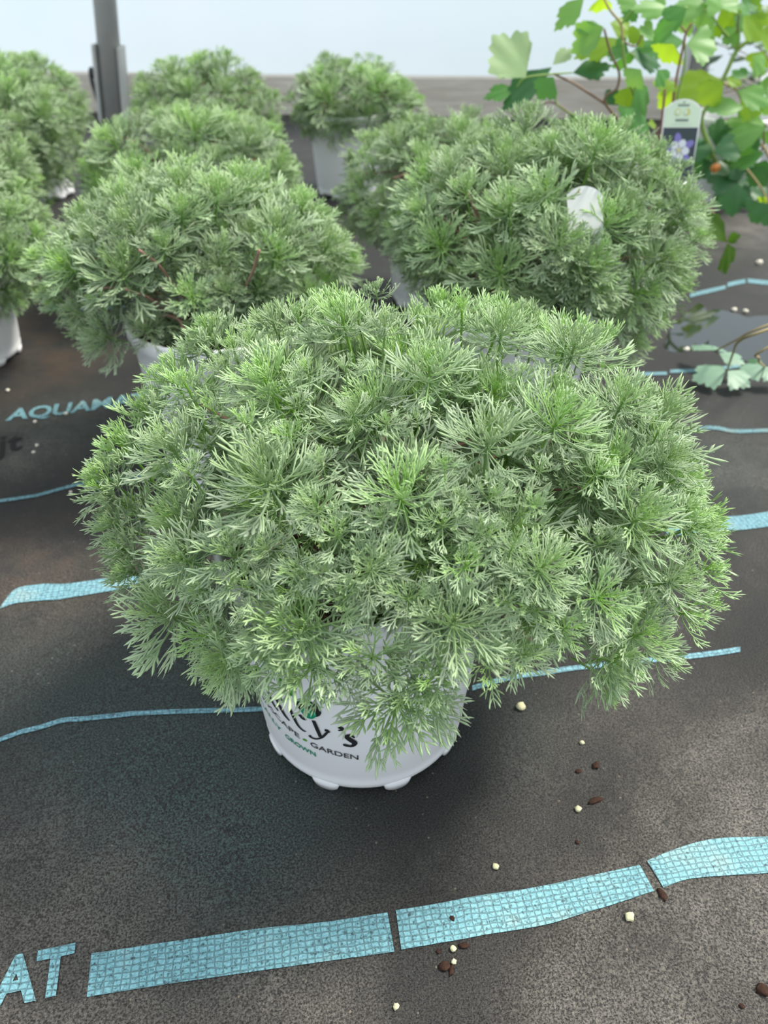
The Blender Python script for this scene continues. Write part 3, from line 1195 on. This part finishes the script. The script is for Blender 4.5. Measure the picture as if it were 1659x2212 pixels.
FRONT = [(560, 1010, 185), (860, 1050, 160), (1060, 930, 150), (640, 1365, 185), (985, 1345, 165), (330, 1340, 160), (350, 950, 140), (930, 775, 135),
         (1220, 890, 150), (1410, 1110, 150), (490, 1195, 135), (1185, 1220, 125), (1310, 1290, 120), (860, 1545, 170), (560, 800, 140), (735, 665, 120),
         (800, 1225, 115), (1400, 1380, 130), (1480, 1250, 110), (1250, 730, 110), (250, 1190, 100), (680, 1090, 85), (1090, 690, 110),
         (760, 880, 62), (660, 790, 62), (745, 790, 55), (690, 990, 52), (1065, 1065, 75), (1160, 1085, 42), (1040, 1140, 50), (1140, 1420, 85), (830, 690, 90),
         (1000, 660, 90), (440, 700, 95), (640, 670, 90), (1360, 850, 110), (1460, 980, 105), (1300, 1010, 70), (1520, 1130, 90), (425, 1275, 62),
         (200, 1050, 90), (230, 1080, 80), (390, 820, 100), (835, 905, 45), (900, 900, 40), (640, 860, 45), (1130, 800, 55), (1170, 1010, 50), (960, 1000, 48),
         (740, 1290, 70), (1100, 1300, 60), (540, 1340, 80), (1230, 1360, 80), (420, 1380, 100), (1500, 1330, 90),
         (725, 1150, 90), (1010, 1220, 80), (640, 1235, 70), (800, 1430, 110), (950, 1465, 95), (1060, 1440, 95), (735, 1470, 80), (560, 1425, 90), (470, 1440, 110), (880, 1290, 80),
         (820, 1110, 60), (1110, 1180, 70), (300, 880, 120), (245, 955, 115), (350, 800, 110), (425, 735, 100), (205, 1020, 110), (225, 1130, 100), (260, 1240, 110),
         (660, 1450, 120), (910, 1500, 130), (1545, 1230, 100), (1500, 1110, 100), (1540, 1300, 80), (1430, 930, 90), (1450, 1430, 90), (1340, 1440, 90), (520, 1265, 85), (565, 1180, 70), (450, 875, 85), (530, 905, 75), (700, 1230, 60), (620, 930, 60), (480, 780, 80), (960, 1125, 80), (1165, 1320, 70), (1000, 1080, 60), (1060, 1150, 60)]

artemisia('largest silver mound plant in the lettered white pot, alone in front', (-.014, .35), (.018, .364, .174), (.166, .160, .110), 5,
          FRONT, split=23, lettering=0.0, inner=110, dens=1.6, low=-38, fill_r=(.024, .046),
          skip=lambda u, v, p: p.y < .38 and (v > 1500 or (v > 1400 and 540 < u < 1030)))

P2_MANUAL = [(215, 735, 88), (250, 575, 120), (130, 570, 90), (270, 470, 115), (390, 440, 90), (470, 400, 100), (610, 480, 120), (600, 540, 80), (720, 520, 90),
             (520, 370, 80), (350, 520, 70), (760, 560, 70), (660, 430, 80), (190, 500, 70)]
p2 = artemisia('sprawling silver mound plant with bare pinkish stems, behind and left of the front plant', (-.15, .67), (-.172, .715, .188), (.149, .130, .092), 21,
               P2_MANUAL, skip=lambda u, v, p: 305 < u < 430 and 640 < v < 770 and p.y < .74, inner=70)
for pts in ([(300, 540), (345, 575), (385, 630), (418, 672)], [(270, 625), (318, 642), (348, 668), (352, 690)], [(398, 712), (385, 690), (350, 682), (300, 703), (225, 735)],
            [(560, 540), (540, 600), (500, 660)]):
    yy = .60
    P = smooth_path([on_y(u, v, yy + .012 * k) for k, (u, v) in enumerate(pts)], 6)
    v, f = tube([p - p2.location for p in P], .0012, 6)
    o = mesh_obj('bare_stem', v, f, M_WOODY, p2)

artemisia('silver mound plant holding the white tag, behind and right of the front plant', (.120, .705), (.150, .745, .212), (.154, .135, .103), 33,
          [(1075, 590, 120), (1215, 520, 100), (1290, 575, 100), (1450, 560, 100), (1370, 740, 90), (1100, 430, 100), (940, 520, 90), (1300, 290, 110), (1500, 430, 80),
           (1180, 400, 90), (1000, 400, 80), (1390, 640, 90), (900, 450, 70), (1240, 640, 90), (1255, 560, 90), (1285, 610, 90), (1330, 690, 90), (1290, 640, 80), (1255, 590, 95), (1420, 690, 70)], inner=85, low=-48, skip=lambda u, v, p: 1190 < u < 1320 and 370 < v < 480 and p.y < .70)
artemisia('silver mound plant in the third row, left of centre', (-.262, 1.13), (-.268, 1.15, .176), (.156, .14, .097), 41,
          [(230, 290, 90), (420, 260, 90), (540, 290, 80)], inner=40, low=-62)
artemisia('silver mound plant in the third row, right of centre, behind the tagged one', (.08, 1.13), (.085, 1.12, .160), (.155, .14, .100), 43,
          [(850, 290, 70), (910, 330, 70), (1000, 270, 70)], inner=40, low=-66)
artemisia('silver mound plant rising beside the foot of the left post', (-.35, 1.60), (-.330, 1.6, .196), (.138, .13, .092), 47, inner=36, gap=.8, low=-60)
artemisia('rearmost silver mound plant, in a shaded grey-looking pot before the board', (-.078, 1.78), (-.062, 1.78, .176), (.143, .12, .092), 53,
          [(705, 200, 75), (820, 175, 70), (870, 200, 60)], inner=36, gap=.8, low=-50)
artemisia('silver mound plant at the far back left, topmost at the left edge', (-.74, 1.75), (-.74, 1.75, .172), (.145, .13, .105), 59, inner=34, gap=.8, low=-60)
artemisia('silver mound plant second from the back along the left edge', (-.70, 1.46), (-.67, 1.43, .172), (.160, .13, .125), 61, inner=40, gap=.8, low=-60)
artemisia('silver mound plant at the left edge whose cream pot shows between two others', (-.645, 1.19), (-.65, 1.17, .178), (.155, .125, .12), 67, inner=40, gap=.8, low=-55)
artemisia('nearest silver mound plant cut off by the left edge, in a sunlit cream-white pot', (-.542, .93), (-.545, .90, .165), (.165, .13, .118), 71, inner=44, lettering=62.0, low=-55)

# ------------------------------------------------------------------ columbines
def leaflet_bm(base, tip, width, facing, rg, cup=.25, lobes=3):
    """fan-shaped, three-lobed leaflet with scalloped edge, from base to tip"""
    base, tip = Vector(base), Vector(tip)
    L = (tip - base).length
    ex = (tip - base).normalized()
    fn = (facing - ex * facing.dot(ex)).normalized()
    ey = fn.cross(ex)
    half = width / 2
    n = 42
    edge = []
    for k in range(n + 1):
        t = -1 + 2 * k / n
        ang = t * math.radians(104)
        lob = .74 + .26 * abs(math.cos(t * math.pi * lobes / 2 + (math.pi / 2 if lobes % 2 == 0 else 0)))
        cren = 1 + .07 * math.cos(t * math.pi * lobes * 2.9)
        env = 1 - .10 * abs(t) ** 2
        r_ = lob * cren * env
        x = .42 + .58 * math.cos(ang) * r_
        y = math.sin(ang) * r_
        edge.append((x * L, y * half))
    verts, faces = [base], []
    rings = 4
    for q in range(1, rings + 1):
        s = q / rings
        for x, y in edge:
            x2, y2 = x * s, y * s
            z = cup * half * (y2 / half) ** 2 - .18 * L * (x2 / L) ** 2 + .03 * half * math.cos(y2 / half * 9) * s
            verts.append(base + ex * x2 + ey * y2 + fn * z)
    for k in range(n):
        faces.append((0, 1 + k, 2 + k))
    for q in range(rings - 1):
        for k in range(n):
            i = 1 + q * (n + 1) + k
            faces.append((i, i + n + 1, i + n + 2, i + 1))
    return verts, faces


def columbine(root, leaves, stems, y0, seed, spread=.07):
    rg = random.Random(seed)
    loc = root.location
    for bu, bv, tu, tv, wpx, hue, *yy in leaves:
        yb = yy[0] if yy else y0 + rg.uniform(-spread, spread)
        b = on_y(bu, bv, yb)
        t = on_y(tu, tv, yb + rg.uniform(-.015, .015))
        t = b + (t - b) * 1.2
        depth = (b - CAM).dot(FW)
        face = (Vector((rg.uniform(-.3, .3), -.75, .65))).normalized()
        v, f = leaflet_bm(b, t, wpx / FPX * depth * 1.38, face, rg, rg.uniform(-.3, .35))
        mesh_obj('leaflet', [p - loc for p in v], f, M_COL[hue], root)
    for pts, r_, hue in stems:
        P = smooth_path([on_y(u, v, y0 + (dy[0] if dy else 0)) for u, v, *dy in pts], 6)
        depth = (P[0] - CAM).dot(FW)
        rr = r_ / FPX * depth
        v, f = tube([p - loc for p in P], list(np.linspace(rr, rr * .75, len(P))), 7)
        mesh_obj('stem', v, f, M_CSTEM[hue], root)


cA = thing('potted_columbine', 'tall columbine with the picture tag in its pot, leaves against the white wall', 'potted plant', (.37, 1.22, 0), 'potted columbines')
add_pot(cA, .2)
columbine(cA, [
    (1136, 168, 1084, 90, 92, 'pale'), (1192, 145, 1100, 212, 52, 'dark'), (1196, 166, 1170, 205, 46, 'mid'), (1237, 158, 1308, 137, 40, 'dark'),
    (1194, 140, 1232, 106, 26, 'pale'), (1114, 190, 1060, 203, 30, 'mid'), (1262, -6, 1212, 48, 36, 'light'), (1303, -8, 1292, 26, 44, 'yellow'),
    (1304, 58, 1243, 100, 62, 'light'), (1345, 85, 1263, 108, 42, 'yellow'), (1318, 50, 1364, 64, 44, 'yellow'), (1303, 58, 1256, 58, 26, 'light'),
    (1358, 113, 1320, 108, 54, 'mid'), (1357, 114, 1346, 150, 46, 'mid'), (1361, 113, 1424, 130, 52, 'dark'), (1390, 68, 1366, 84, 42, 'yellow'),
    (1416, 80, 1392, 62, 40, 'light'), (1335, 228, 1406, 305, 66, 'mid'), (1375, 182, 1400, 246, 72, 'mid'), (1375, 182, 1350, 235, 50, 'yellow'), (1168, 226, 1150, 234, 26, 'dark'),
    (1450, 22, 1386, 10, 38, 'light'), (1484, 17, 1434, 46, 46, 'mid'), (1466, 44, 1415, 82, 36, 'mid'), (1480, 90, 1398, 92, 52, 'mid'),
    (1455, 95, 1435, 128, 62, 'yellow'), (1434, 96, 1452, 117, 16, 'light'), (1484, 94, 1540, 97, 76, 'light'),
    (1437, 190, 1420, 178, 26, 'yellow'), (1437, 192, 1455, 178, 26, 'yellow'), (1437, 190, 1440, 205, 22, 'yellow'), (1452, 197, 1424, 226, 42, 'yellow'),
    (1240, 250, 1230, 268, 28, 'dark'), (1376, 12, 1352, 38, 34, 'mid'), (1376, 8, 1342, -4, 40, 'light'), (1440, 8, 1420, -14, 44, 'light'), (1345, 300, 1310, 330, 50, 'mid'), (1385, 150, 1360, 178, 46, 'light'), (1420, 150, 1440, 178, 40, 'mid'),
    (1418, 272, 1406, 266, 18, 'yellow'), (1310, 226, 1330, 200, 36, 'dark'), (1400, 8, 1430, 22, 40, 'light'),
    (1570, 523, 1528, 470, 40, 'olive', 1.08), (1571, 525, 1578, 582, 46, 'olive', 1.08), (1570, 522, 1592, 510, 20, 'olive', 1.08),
], [
    ([(1428, 345), (1395, 280), (1370, 205), (1352, 150), (1344, 88)], 4.5, 'green'), ([(1425, 345), (1310, 228), (1333, 190), (1337, 155), (1320, 118), (1305, 62)], 3, 'brown'),
    ([(1310, 226), (1270, 200), (1235, 178), (1196, 160)], 3, 'brown'), ([(1425, 345), (1290, 285), (1240, 250), (1203, 225), (1203, 196)], 2.6, 'green'),
    ([(1345, 88), (1341, 52), (1318, 22), (1303, -6)], 3, 'tan'), ([(1341, 52), (1352, 40), (1376, 10)], 2.6, 'green'),
    ([(1450, 340), (1455, 210), (1476, 100), (1482, 72), (1495, 50)], 3, 'red'), ([(1482, 72), (1464, 46)], 2.2, 'red'),
    ([(1450, 340), (1462, 220), (1478, 150), (1480, 92)], 2.4, 'green'), ([(1412, 350), (1425, 300), (1437, 192)], 3.4, 'red'),
    ([(1405, 350), (1415, 318), (1418, 272)], 2.6, 'red'), ([(1344, 88), (1372, 100), (1390, 70)], 2, 'brown'), ([(1370, 205), (1375, 182)], 2.2, 'green'),
    ([(1196, 160), (1136, 168), (1116, 188)], 2.4, 'green'), ([(1196, 160), (1237, 157)], 2, 'green'), ([(1484, 17), (1450, 22)], 2.4, 'green'),
    ([(1240, 250), (1196, 222), (1168, 226)], 2, 'brown'), ([(1370, 120), (1358, 113)], 2, 'green'), ([(1440, 372), (1500, 420, -.10), (1548, 470, -.17), (1570, 523, -.19)], 2.2, 'brown'),
], 1.27, 3)

cB = thing('potted_columbine', 'columbine in the pot at the right edge, thick green stem leaning right', 'potted plant', (.71, 1.74, 0), 'potted columbines')
add_pot(cB, .5)
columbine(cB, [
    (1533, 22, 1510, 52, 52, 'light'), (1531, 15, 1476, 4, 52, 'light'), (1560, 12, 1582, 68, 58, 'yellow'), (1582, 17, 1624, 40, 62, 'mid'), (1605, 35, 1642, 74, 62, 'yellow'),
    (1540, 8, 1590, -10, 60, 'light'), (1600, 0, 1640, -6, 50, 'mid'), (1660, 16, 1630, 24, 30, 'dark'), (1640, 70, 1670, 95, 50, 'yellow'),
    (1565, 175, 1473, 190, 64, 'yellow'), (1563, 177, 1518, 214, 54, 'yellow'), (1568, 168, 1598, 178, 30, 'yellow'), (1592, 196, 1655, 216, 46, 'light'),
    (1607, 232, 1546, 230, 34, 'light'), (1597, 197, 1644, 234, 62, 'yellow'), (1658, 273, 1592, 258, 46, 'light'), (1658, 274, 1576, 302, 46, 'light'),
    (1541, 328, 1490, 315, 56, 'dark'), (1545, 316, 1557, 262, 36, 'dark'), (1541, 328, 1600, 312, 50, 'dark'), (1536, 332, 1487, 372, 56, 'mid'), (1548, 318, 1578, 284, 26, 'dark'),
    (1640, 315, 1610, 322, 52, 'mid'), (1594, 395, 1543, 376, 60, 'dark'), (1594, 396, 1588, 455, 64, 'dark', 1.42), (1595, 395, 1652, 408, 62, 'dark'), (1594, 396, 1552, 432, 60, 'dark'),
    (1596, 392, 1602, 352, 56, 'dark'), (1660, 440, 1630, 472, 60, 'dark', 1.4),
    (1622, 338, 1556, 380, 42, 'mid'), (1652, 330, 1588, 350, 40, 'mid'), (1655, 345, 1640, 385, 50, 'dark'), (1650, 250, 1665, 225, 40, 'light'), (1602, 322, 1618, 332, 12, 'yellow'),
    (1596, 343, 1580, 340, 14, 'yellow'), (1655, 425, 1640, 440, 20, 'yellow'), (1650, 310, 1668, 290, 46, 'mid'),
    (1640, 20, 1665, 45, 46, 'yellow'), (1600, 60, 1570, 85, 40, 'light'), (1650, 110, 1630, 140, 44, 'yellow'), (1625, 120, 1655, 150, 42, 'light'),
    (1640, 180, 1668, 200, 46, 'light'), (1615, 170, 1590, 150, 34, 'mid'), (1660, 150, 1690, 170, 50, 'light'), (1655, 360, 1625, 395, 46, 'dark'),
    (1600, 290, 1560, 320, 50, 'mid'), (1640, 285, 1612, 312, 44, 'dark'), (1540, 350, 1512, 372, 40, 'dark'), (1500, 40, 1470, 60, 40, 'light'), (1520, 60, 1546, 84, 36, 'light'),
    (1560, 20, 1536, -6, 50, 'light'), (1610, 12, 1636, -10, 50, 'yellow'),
], [
    ([(1545, 350), (1515, 262), (1542, 212), (1573, 148), (1590, 112), (1625, 82), (1672, 50)], 5, 'green'), ([(1590, 112), (1585, 92), (1552, 55), (1533, 22)], 3, 'green'),
    ([(1594, 110), (1594, 60), (1596, 30)], 2.4, 'brown'), ([(1560, 178), (1592, 196), (1606, 232)], 3, 'tan'), ([(1590, 350), (1645, 325), (1650, 275), (1658, 272)], 2.6, 'brown'),
    ([(1541, 330), (1600, 336), (1645, 325)], 2.2, 'brown'), ([(1600, 350), (1640, 312), (1665, 345)], 4, 'tan'), ([(1585, 340), (1594, 395)], 2.6, 'green'),
    ([(1600, 350), (1640, 400), (1662, 440)], 2.6, 'tan'), ([(1533, 22), (1500, 20)], 2.4, 'tan'),
    ([(1592, 110), (1560, 178)], 3.4, 'green'),
], 1.62, 9, .05)

cC = thing('potted_columbine', 'bluish green columbine leaves lying low over the puddle at the right edge', 'potted plant', (.72, .90, 0), 'potted columbines')
add_pot(cC, .1)


def low_leaf(bpx, tpx, wpx, z0, z1, hue):
    b, t = on_z(*bpx, z0), on_z(*tpx, z1)
    depth = (b - CAM).dot(FW)
    face = Vector((0, -.25, 1)).normalized()
    v, f = leaflet_bm(b, t, wpx / FPX * depth, face, rnd, -.15)
    mesh_obj('leaflet', [p - cC.location for p in v], f, M_COL[hue], cC)


for a in (((1568, 800), (1500, 812), 84, .022, .018, 'blue'), ((1572, 801), (1622, 828), 84, .022, .016, 'blue'), ((1568, 798), (1512, 780), 36, .022, .016, 'blue'),
          ((1545, 757), (1496, 736), 46, .03, .028, 'blue'), ((1547, 757), (1562, 745), 40, .03, .028, 'blue'), ((1553, 763), (1610, 778), 54, .028, .028, 'blue'),
          ((1652, 790), (1602, 806), 60, .024, .02, 'blue'), ((1652, 792), (1690, 815), 70, .024, .02, 'blue'), ((1645, 778), (1622, 788), 40, .01, .008, 'dark')):
    low_leaf(*a)
for pts, z0 in (([(1571, 800), (1584, 762), (1600, 735), (1690, 700)], .022), ([(1548, 757), (1590, 735), (1690, 690)], .03), ([(1652, 792), (1640, 775), (1690, 735)], .024)):
    P = [on_z(u, v, z0 + .045 * k) for k, (u, v) in enumerate(pts)]
    P.append(Vector((.70, .90, .15)))
    v, f = tube([p - cC.location for p in smooth_path(P, 6)], .0013, 6)
    mesh_obj('stem', v, f, M_CSTEM['tan'], cC)

cD = thing('potted_shrub', 'dull dark small-leaved plant behind the columbines at the right edge', 'potted plant', (.97, 2.05, 0))
add_pot(cD, .3)
rg = random.Random(77)
for k in range(46):
    u = rg.uniform(1530, 1700)
    v = rg.choice((rg.uniform(75, 100), rg.uniform(115, 130), rg.uniform(140, 180), rg.uniform(150, 225)))
    b = on_y(u, v, 2.02 + rg.uniform(-.08, .08))
    an = rg.uniform(0, 6.28)
    t = b + Vector((math.cos(an) * .04, math.sin(an) * .03, rg.uniform(-.016, .004)))
    v_, f_ = leaflet_bm(b, t, .026, Vector((rg.uniform(-.3, .3), -.3, 1)).normalized(), rg, .1, 1)
    mesh_obj('leaf', [p - cD.location for p in v_], f_, M_COL['plum' if rg.random() < .75 else 'blue'], cD)
    if k % 2 == 0:
        s0 = Vector((.97 + rg.uniform(-.03, .03), 2.05, .14))
        P = smooth_path([s0, s0.lerp(b, .6) + Vector((0, 0, .02)), b], 4)
        v_, f_ = tube([p - cD.location for p in P], .0013, 5)
        mesh_obj('stem', v_, f_, M_CSTEM['brown'], cD)


# ------------------------------------------------------------------ tags
def flat_shape(pts, thick, to_world, m, name, parent, off=0.0):
    n = len(pts)
    vs_ = [to_world(x, y, off) for x, y in pts] + [to_world(x, y, off - thick) for x, y in pts]
    fs_ = [tuple(range(n)), tuple(range(2 * n - 1, n - 1, -1))] + [(k, k + n, (k + 1) % n + n, (k + 1) % n) for k in range(n)]
    return mesh_obj(name, vs_, fs_, m, parent, smooth=False)


def tag_outline(w, h, bump):
    pts = [(-w / 2 * .86, -h), (w / 2 * .86, -h), (w / 2, 0)]
    for k in range(13):
        t = k / 12
        x = w / 2 * (1 - .12) * math.cos(t * math.pi)
        pts.append((x, bump * (math.sin(t * math.pi) ** 1.6)))
    pts.append((-w / 2, 0))
    return pts


def ellipse(cx_, cy_, a, b, n=18, tilt=0):
    return [(cx_ + a * math.cos(2 * math.pi * k / n) * math.cos(tilt) - b * math.sin(2 * math.pi * k / n) * math.sin(tilt),
             cy_ + a * math.cos(2 * math.pi * k / n) * math.sin(tilt) + b * math.sin(2 * math.pi * k / n) * math.cos(tilt)) for k in range(n)]


def make_tag(tl, tr, bl, y, label, picture=True, length=None, lean=.0):
    """tl/tr: shoulder corners, bl: a lower-left edge point, as photograph pixels at distance y"""
    A, B, Cc = on_y(*tl, y), on_y(*tr, y), on_y(*bl, y - .02)
    ex = (B - A).normalized()
    w = (B - A).length
    mid = (A + B) / 2
    dn = (Cc - A)
    dn = (dn - ex * dn.dot(ex) * .55).normalized()
    fn = ex.cross(-dn).normalized()
    if fn.y > 0:
        fn = -fn
    h = length or (Cc - A).length * 1.1
    o = thing('plant_tag', label, 'plant label', mid + dn * h)
    org = o.location.copy()
    W = lambda x, yy, z: mid + ex * x - dn * yy + fn * z - org
    flat_shape(tag_outline(w, h, w * .20), .0007, W, M_TAG, 'card', o)
    flat_shape([(-w * .10, -h), (w * .10, -h), (w * .06, -h - .05), (0, -h - .06), (-w * .06, -h - .05)], .0007, W, M_TAG, 'spike', o)
    if picture:
        e = .0003
        flat_shape([(-w * .45, -w * .47), (w * .45, -w * .47), (w * .46, -.02 * w), (w * .40, .0), (w * .2, w * .14), (0, w * .17), (-w * .2, w * .14), (-w * .40, 0), (-w * .46, -.02 * w)],
                   .0002, W, M_TAG_GREEN, 'printed_header', o, e)
        flat_shape([(-w * .44, -h * .99), (w * .44, -h * .99), (w * .45, -w * .48), (-w * .45, -w * .48)], .0002, W, M_TAG_DARK, 'printed_picture', o, e)
        for yy, ww, hh in ((w * .05, .30, .022), (-.30 * w, .34, .03), (-.38 * w, .52, .014), (w * .12, .05, .02)):
            flat_shape([(-w * ww / 2, yy - hh * w), (w * ww / 2, yy - hh * w), (w * ww / 2, yy + hh * w), (-w * ww / 2, yy + hh * w)], .0001, W, M_TAG_GREY if ww != .52 else M_TAG_GREEN, 'printed_line', o, e * 1.8)
        for sx, m in ((-.13, M_TAG_GOLD), (.11, M_TAG_GOLD)):
            flat_shape(ellipse(sx * w, -.11 * w, .085 * w, .085 * w), .0001, W, m, 'sun_symbol', o, e * 1.8)
            flat_shape(ellipse(sx * w - (.0 if sx < 0 else .035 * w), -.11 * w, (.06 if sx < 0 else .045) * w, .06 * w), .0001, W, M_TAG_GREEN, 'sun_symbol_centre', o, e * 2.4)
        fx, fy = .02 * w, -1.02 * w
        for an in (90, 162, 234, 306, 18):
            a = math.radians(an + 12)
            flat_shape(ellipse(fx + .27 * w * math.cos(a), fy + .27 * w * math.sin(a), .16 * w, .09 * w, 16, a), .0001, W, M_TAG_VIOLET, 'violet_petal', o, e * 1.8)
        for an in (54, 126, 198, 270, 342):
            a = math.radians(an + 12)
            flat_shape(ellipse(fx + .14 * w * math.cos(a), fy + .14 * w * math.sin(a), .14 * w, .10 * w, 16, a), .0001, W, M_TAG_WHITE, 'white_petal', o, e * 2.6)
        flat_shape(ellipse(fx, fy, .05 * w, .05 * w), .0001, W, M_TAG_GOLD, 'flower_centre', o, e * 3.4)
    return o, W, w, h


make_tag((1435, 232), (1518, 232), (1418, 340), 1.20, 'pale green plant tag picturing a violet and white flower, in the columbine pot', length=.135)
o, W, w, h = make_tag((1224, 418), (1303, 418), (1236, 530), .658, 'plain white round-topped tag half hidden in the silver mound plant at right', picture=False, length=.075)
flat_shape(ellipse(-.18 * w, .04 * w, .03 * w, .03 * w), .0001, W, simple_mat('red_print', (.5, .08, .06), .5), 'red_dot', o, .0003)
o, W, w, h = make_tag((1644, 165), (1712, 165), (1640, 205), 1.90, 'pale yellowish tag cut off by the right edge, in the dark small-leaved plant', picture=False, length=.13)
flat_shape([(-w * .45, -w * .9), (w * .45, -w * .9), (w * .47, -.02), (-w * .47, -.02)], .0002, W, M_TAG_GREEN, 'printed_header', o, .0003)

# ------------------------------------------------------------------ puddle
def mat_water():
    m, nt, out = new_mat('puddle_water')
    n = N(nt)
    p = n('BsdfPrincipled', Roughness=0.02)
    n.put(p.inputs['Base Color'], (0.012, 0.014, 0.014))
    p.inputs['IOR'].default_value = 1.5
    p.inputs['Specular IOR Level'].default_value = 1.0
    nt.links.new(p.outputs[0], out.inputs[0])
    return m


PUD = [(1435, 745), (1447, 715), (1462, 692), (1490, 668), (1512, 655), (1530, 672), (1545, 668), (1585, 675), (1615, 685), (1640, 682), (1720, 690), (1740, 780), (1680, 792),
       (1640, 786), (1600, 776), (1560, 764), (1530, 752), (1500, 756), (1470, 760), (1445, 758)]
P = [on_z(u, v, .0012) for u, v in PUD]
loop = smooth_path(P + [P[0]], 5)[:-1]
cen = sum(loop, Vector()) / len(loop)
vs_ = [cen] + loop + [p + (p - cen) * .02 - Vector((0, 0, .0014)) for p in loop]
n_ = len(loop)
fs_ = [(0, 1 + k, 1 + (k + 1) % n_) for k in range(n_)] + [(1 + k, 1 + n_ + k, 1 + n_ + (k + 1) % n_, 1 + (k + 1) % n_) for k in range(n_)]
me_o = mesh_obj('puddle', vs_, fs_, mat_water(), smooth=False)
tag(me_o, 'shallow puddle of dark reflecting water on the mat at the right edge', 'puddle')


# ------------------------------------------------------------------ crumbs on the mat
def crumb(name, u, v, rpx, m, label, cat, group, flat=.75, seed=0, long=1.0):
    rg = random.Random(seed + int(u * 7 + v))
    p = on_z(u, v)
    depth = (p - CAM).dot(FW)
    r_ = rpx * (.85 if name == 'bark_chip' else 1) / FPX * depth
    bmx = bmesh.new()
    bmesh.ops.create_icosphere(bmx, subdivisions=2, radius=1)
    off = Vector((rg.random() * 50, rg.random() * 50, 0))
    for q in bmx.verts:
        k = 1 + .5 * noise.noise(q.co * 1.7 + off) + .25 * noise.noise(q.co * 4 + off)
        q.co = Vector((q.co.x * k * long, q.co.y * k, max(-.55, q.co.z * k) * flat)) * r_
    rz = Matrix.Rotation(rg.uniform(0, 3.1), 4, 'Z')
    bmesh.ops.transform(bmx, matrix=rz, verts=bmx.verts)
    lo = min(q.co.z for q in bmx.verts)
    o = bm_obj(name, bmx, m, smooth=True, loc=(p.x, p.y, fz(p.x, p.y) - lo + .0004))
    return tag(o, label, cat, group)


for u, v, rr, lab in [
    (1124, 1531, 10, 'largest pale yellow perlite grain, on the mat right of the front pot'),
    (1248, 1750, 7, 'yellow perlite grain on the bare mat at right, midway between pot and front stripe'),
    (1357, 1989, 10, 'yellow perlite grain just below the right part of the front stripe'),
    (1071, 1873, 7, 'cream perlite grain just above the middle of the front stripe'),
    (979, 2050, 7, 'upper of two cream grains beneath the stripe among the bark bits'),
    (980, 2078, 6, 'lower of two cream grains beneath the stripe among the bark bits'),
    (856, 2175, 7, 'yellow perlite grain nearest the bottom edge of the photo'),
    (1256, 1609, 5, 'tiny orange-yellow grain on the mat below the right side of the plant'),
]:
    crumb('perlite_grain', u, v, rr, M_PERLITE, lab, 'perlite', 'perlite grains in the foreground', .8)
for u, v, rr, lab in [
    (143, 894, 4, 'whitish grain touching the U of the blue word on the mat'),
    (76, 912, 4, 'whitish grain just under the blue word on the mat'),
    (80, 963, 4, 'whitish grain beside the black lettering at left, the upper of two'),
    (73, 977, 4, 'whitish grain beside the black lettering at left, the lower of two'),
    (17, 845, 4, 'whitish grain near the foot of the pot at the left edge'),
    (153, 1062, 3.5, 'whitish grain just under the thin blue line left of the plant'),
    (1640, 570, 7, 'pale crumb on the mat under the hanging columbine leaf at right'),
    (1585, 672, 6, 'brownish crumb at the back rim of the puddle, left one'),
    (1610, 676, 6, 'brownish crumb at the back rim of the puddle, right one'),
    (1482, 758, 6, 'pale crumb at the front rim of the puddle'),
]:
    crumb('perlite_grain', u, v, rr, M_PERLITE_W, lab, 'perlite', 'pale grains further back', .8)
for u, v, rr, lab, lg in [
    (1287, 1657, 8, 'dark bark chip on the mat right of the pot, larger of the two', 1.5),
    (1249, 1669, 6, 'dark bark chip on the mat right of the pot, smaller of the two', 1.3),
    (960, 2088, 12, 'dark ragged bark chip below the front stripe, largest of its cluster', 1.2),
    (977, 1984, 6, 'dark crumb lying on the blue front stripe', 1.3),
    (1002, 2042, 7, 'reddish bark sliver below the front stripe', 2.0),
    (976, 2094, 6, 'thin dark splinter beside the ragged bark chip', 2.4),
    (947, 2055, 5, 'small bark crumb left of the cream grain under the stripe', 1.2),
    (1285, 1732, 8, 'dark thin twig bit on the mat at right', 2.6),
    (1428, 1941, 9, 'dark bark crumb at the gap end of the front stripe', 1.7),
    (1648, 2140, 16, 'dark curled bark flake at the bottom right edge', 1.2),
    (1602, 2174, 6, 'small dark crumb left of the curled bark flake', 1.2),
    (1247, 1820, 5, 'small dark crumb above the front stripe at right', 1.2),
]:
    crumb('bark_chip', u, v, rr, M_BARK, lab, 'bark chip', 'bark chips on the mat', .45, 5, lg)
p = on_y(1546, 363, 1.56)
bmx = bmesh.new()
bmesh.ops.create_icosphere(bmx, subdivisions=3, radius=1)
for q in bmx.verts:
    k = 1 + .5 * noise.noise(q.co * 2.2)
    q.co = Vector((q.co.x * k, q.co.y * k * .8, q.co.z * k * .9)) * .0085
bm_obj('withered_leaf', bmx, simple_mat('withered_orange', (.62, .26, .07), .7, translucent=.3, tcol=(.8, .35, .08)), cB, loc=p - cB.location)['label'] = 'orange withered leaf'
print('objects', len(bpy.data.objects))
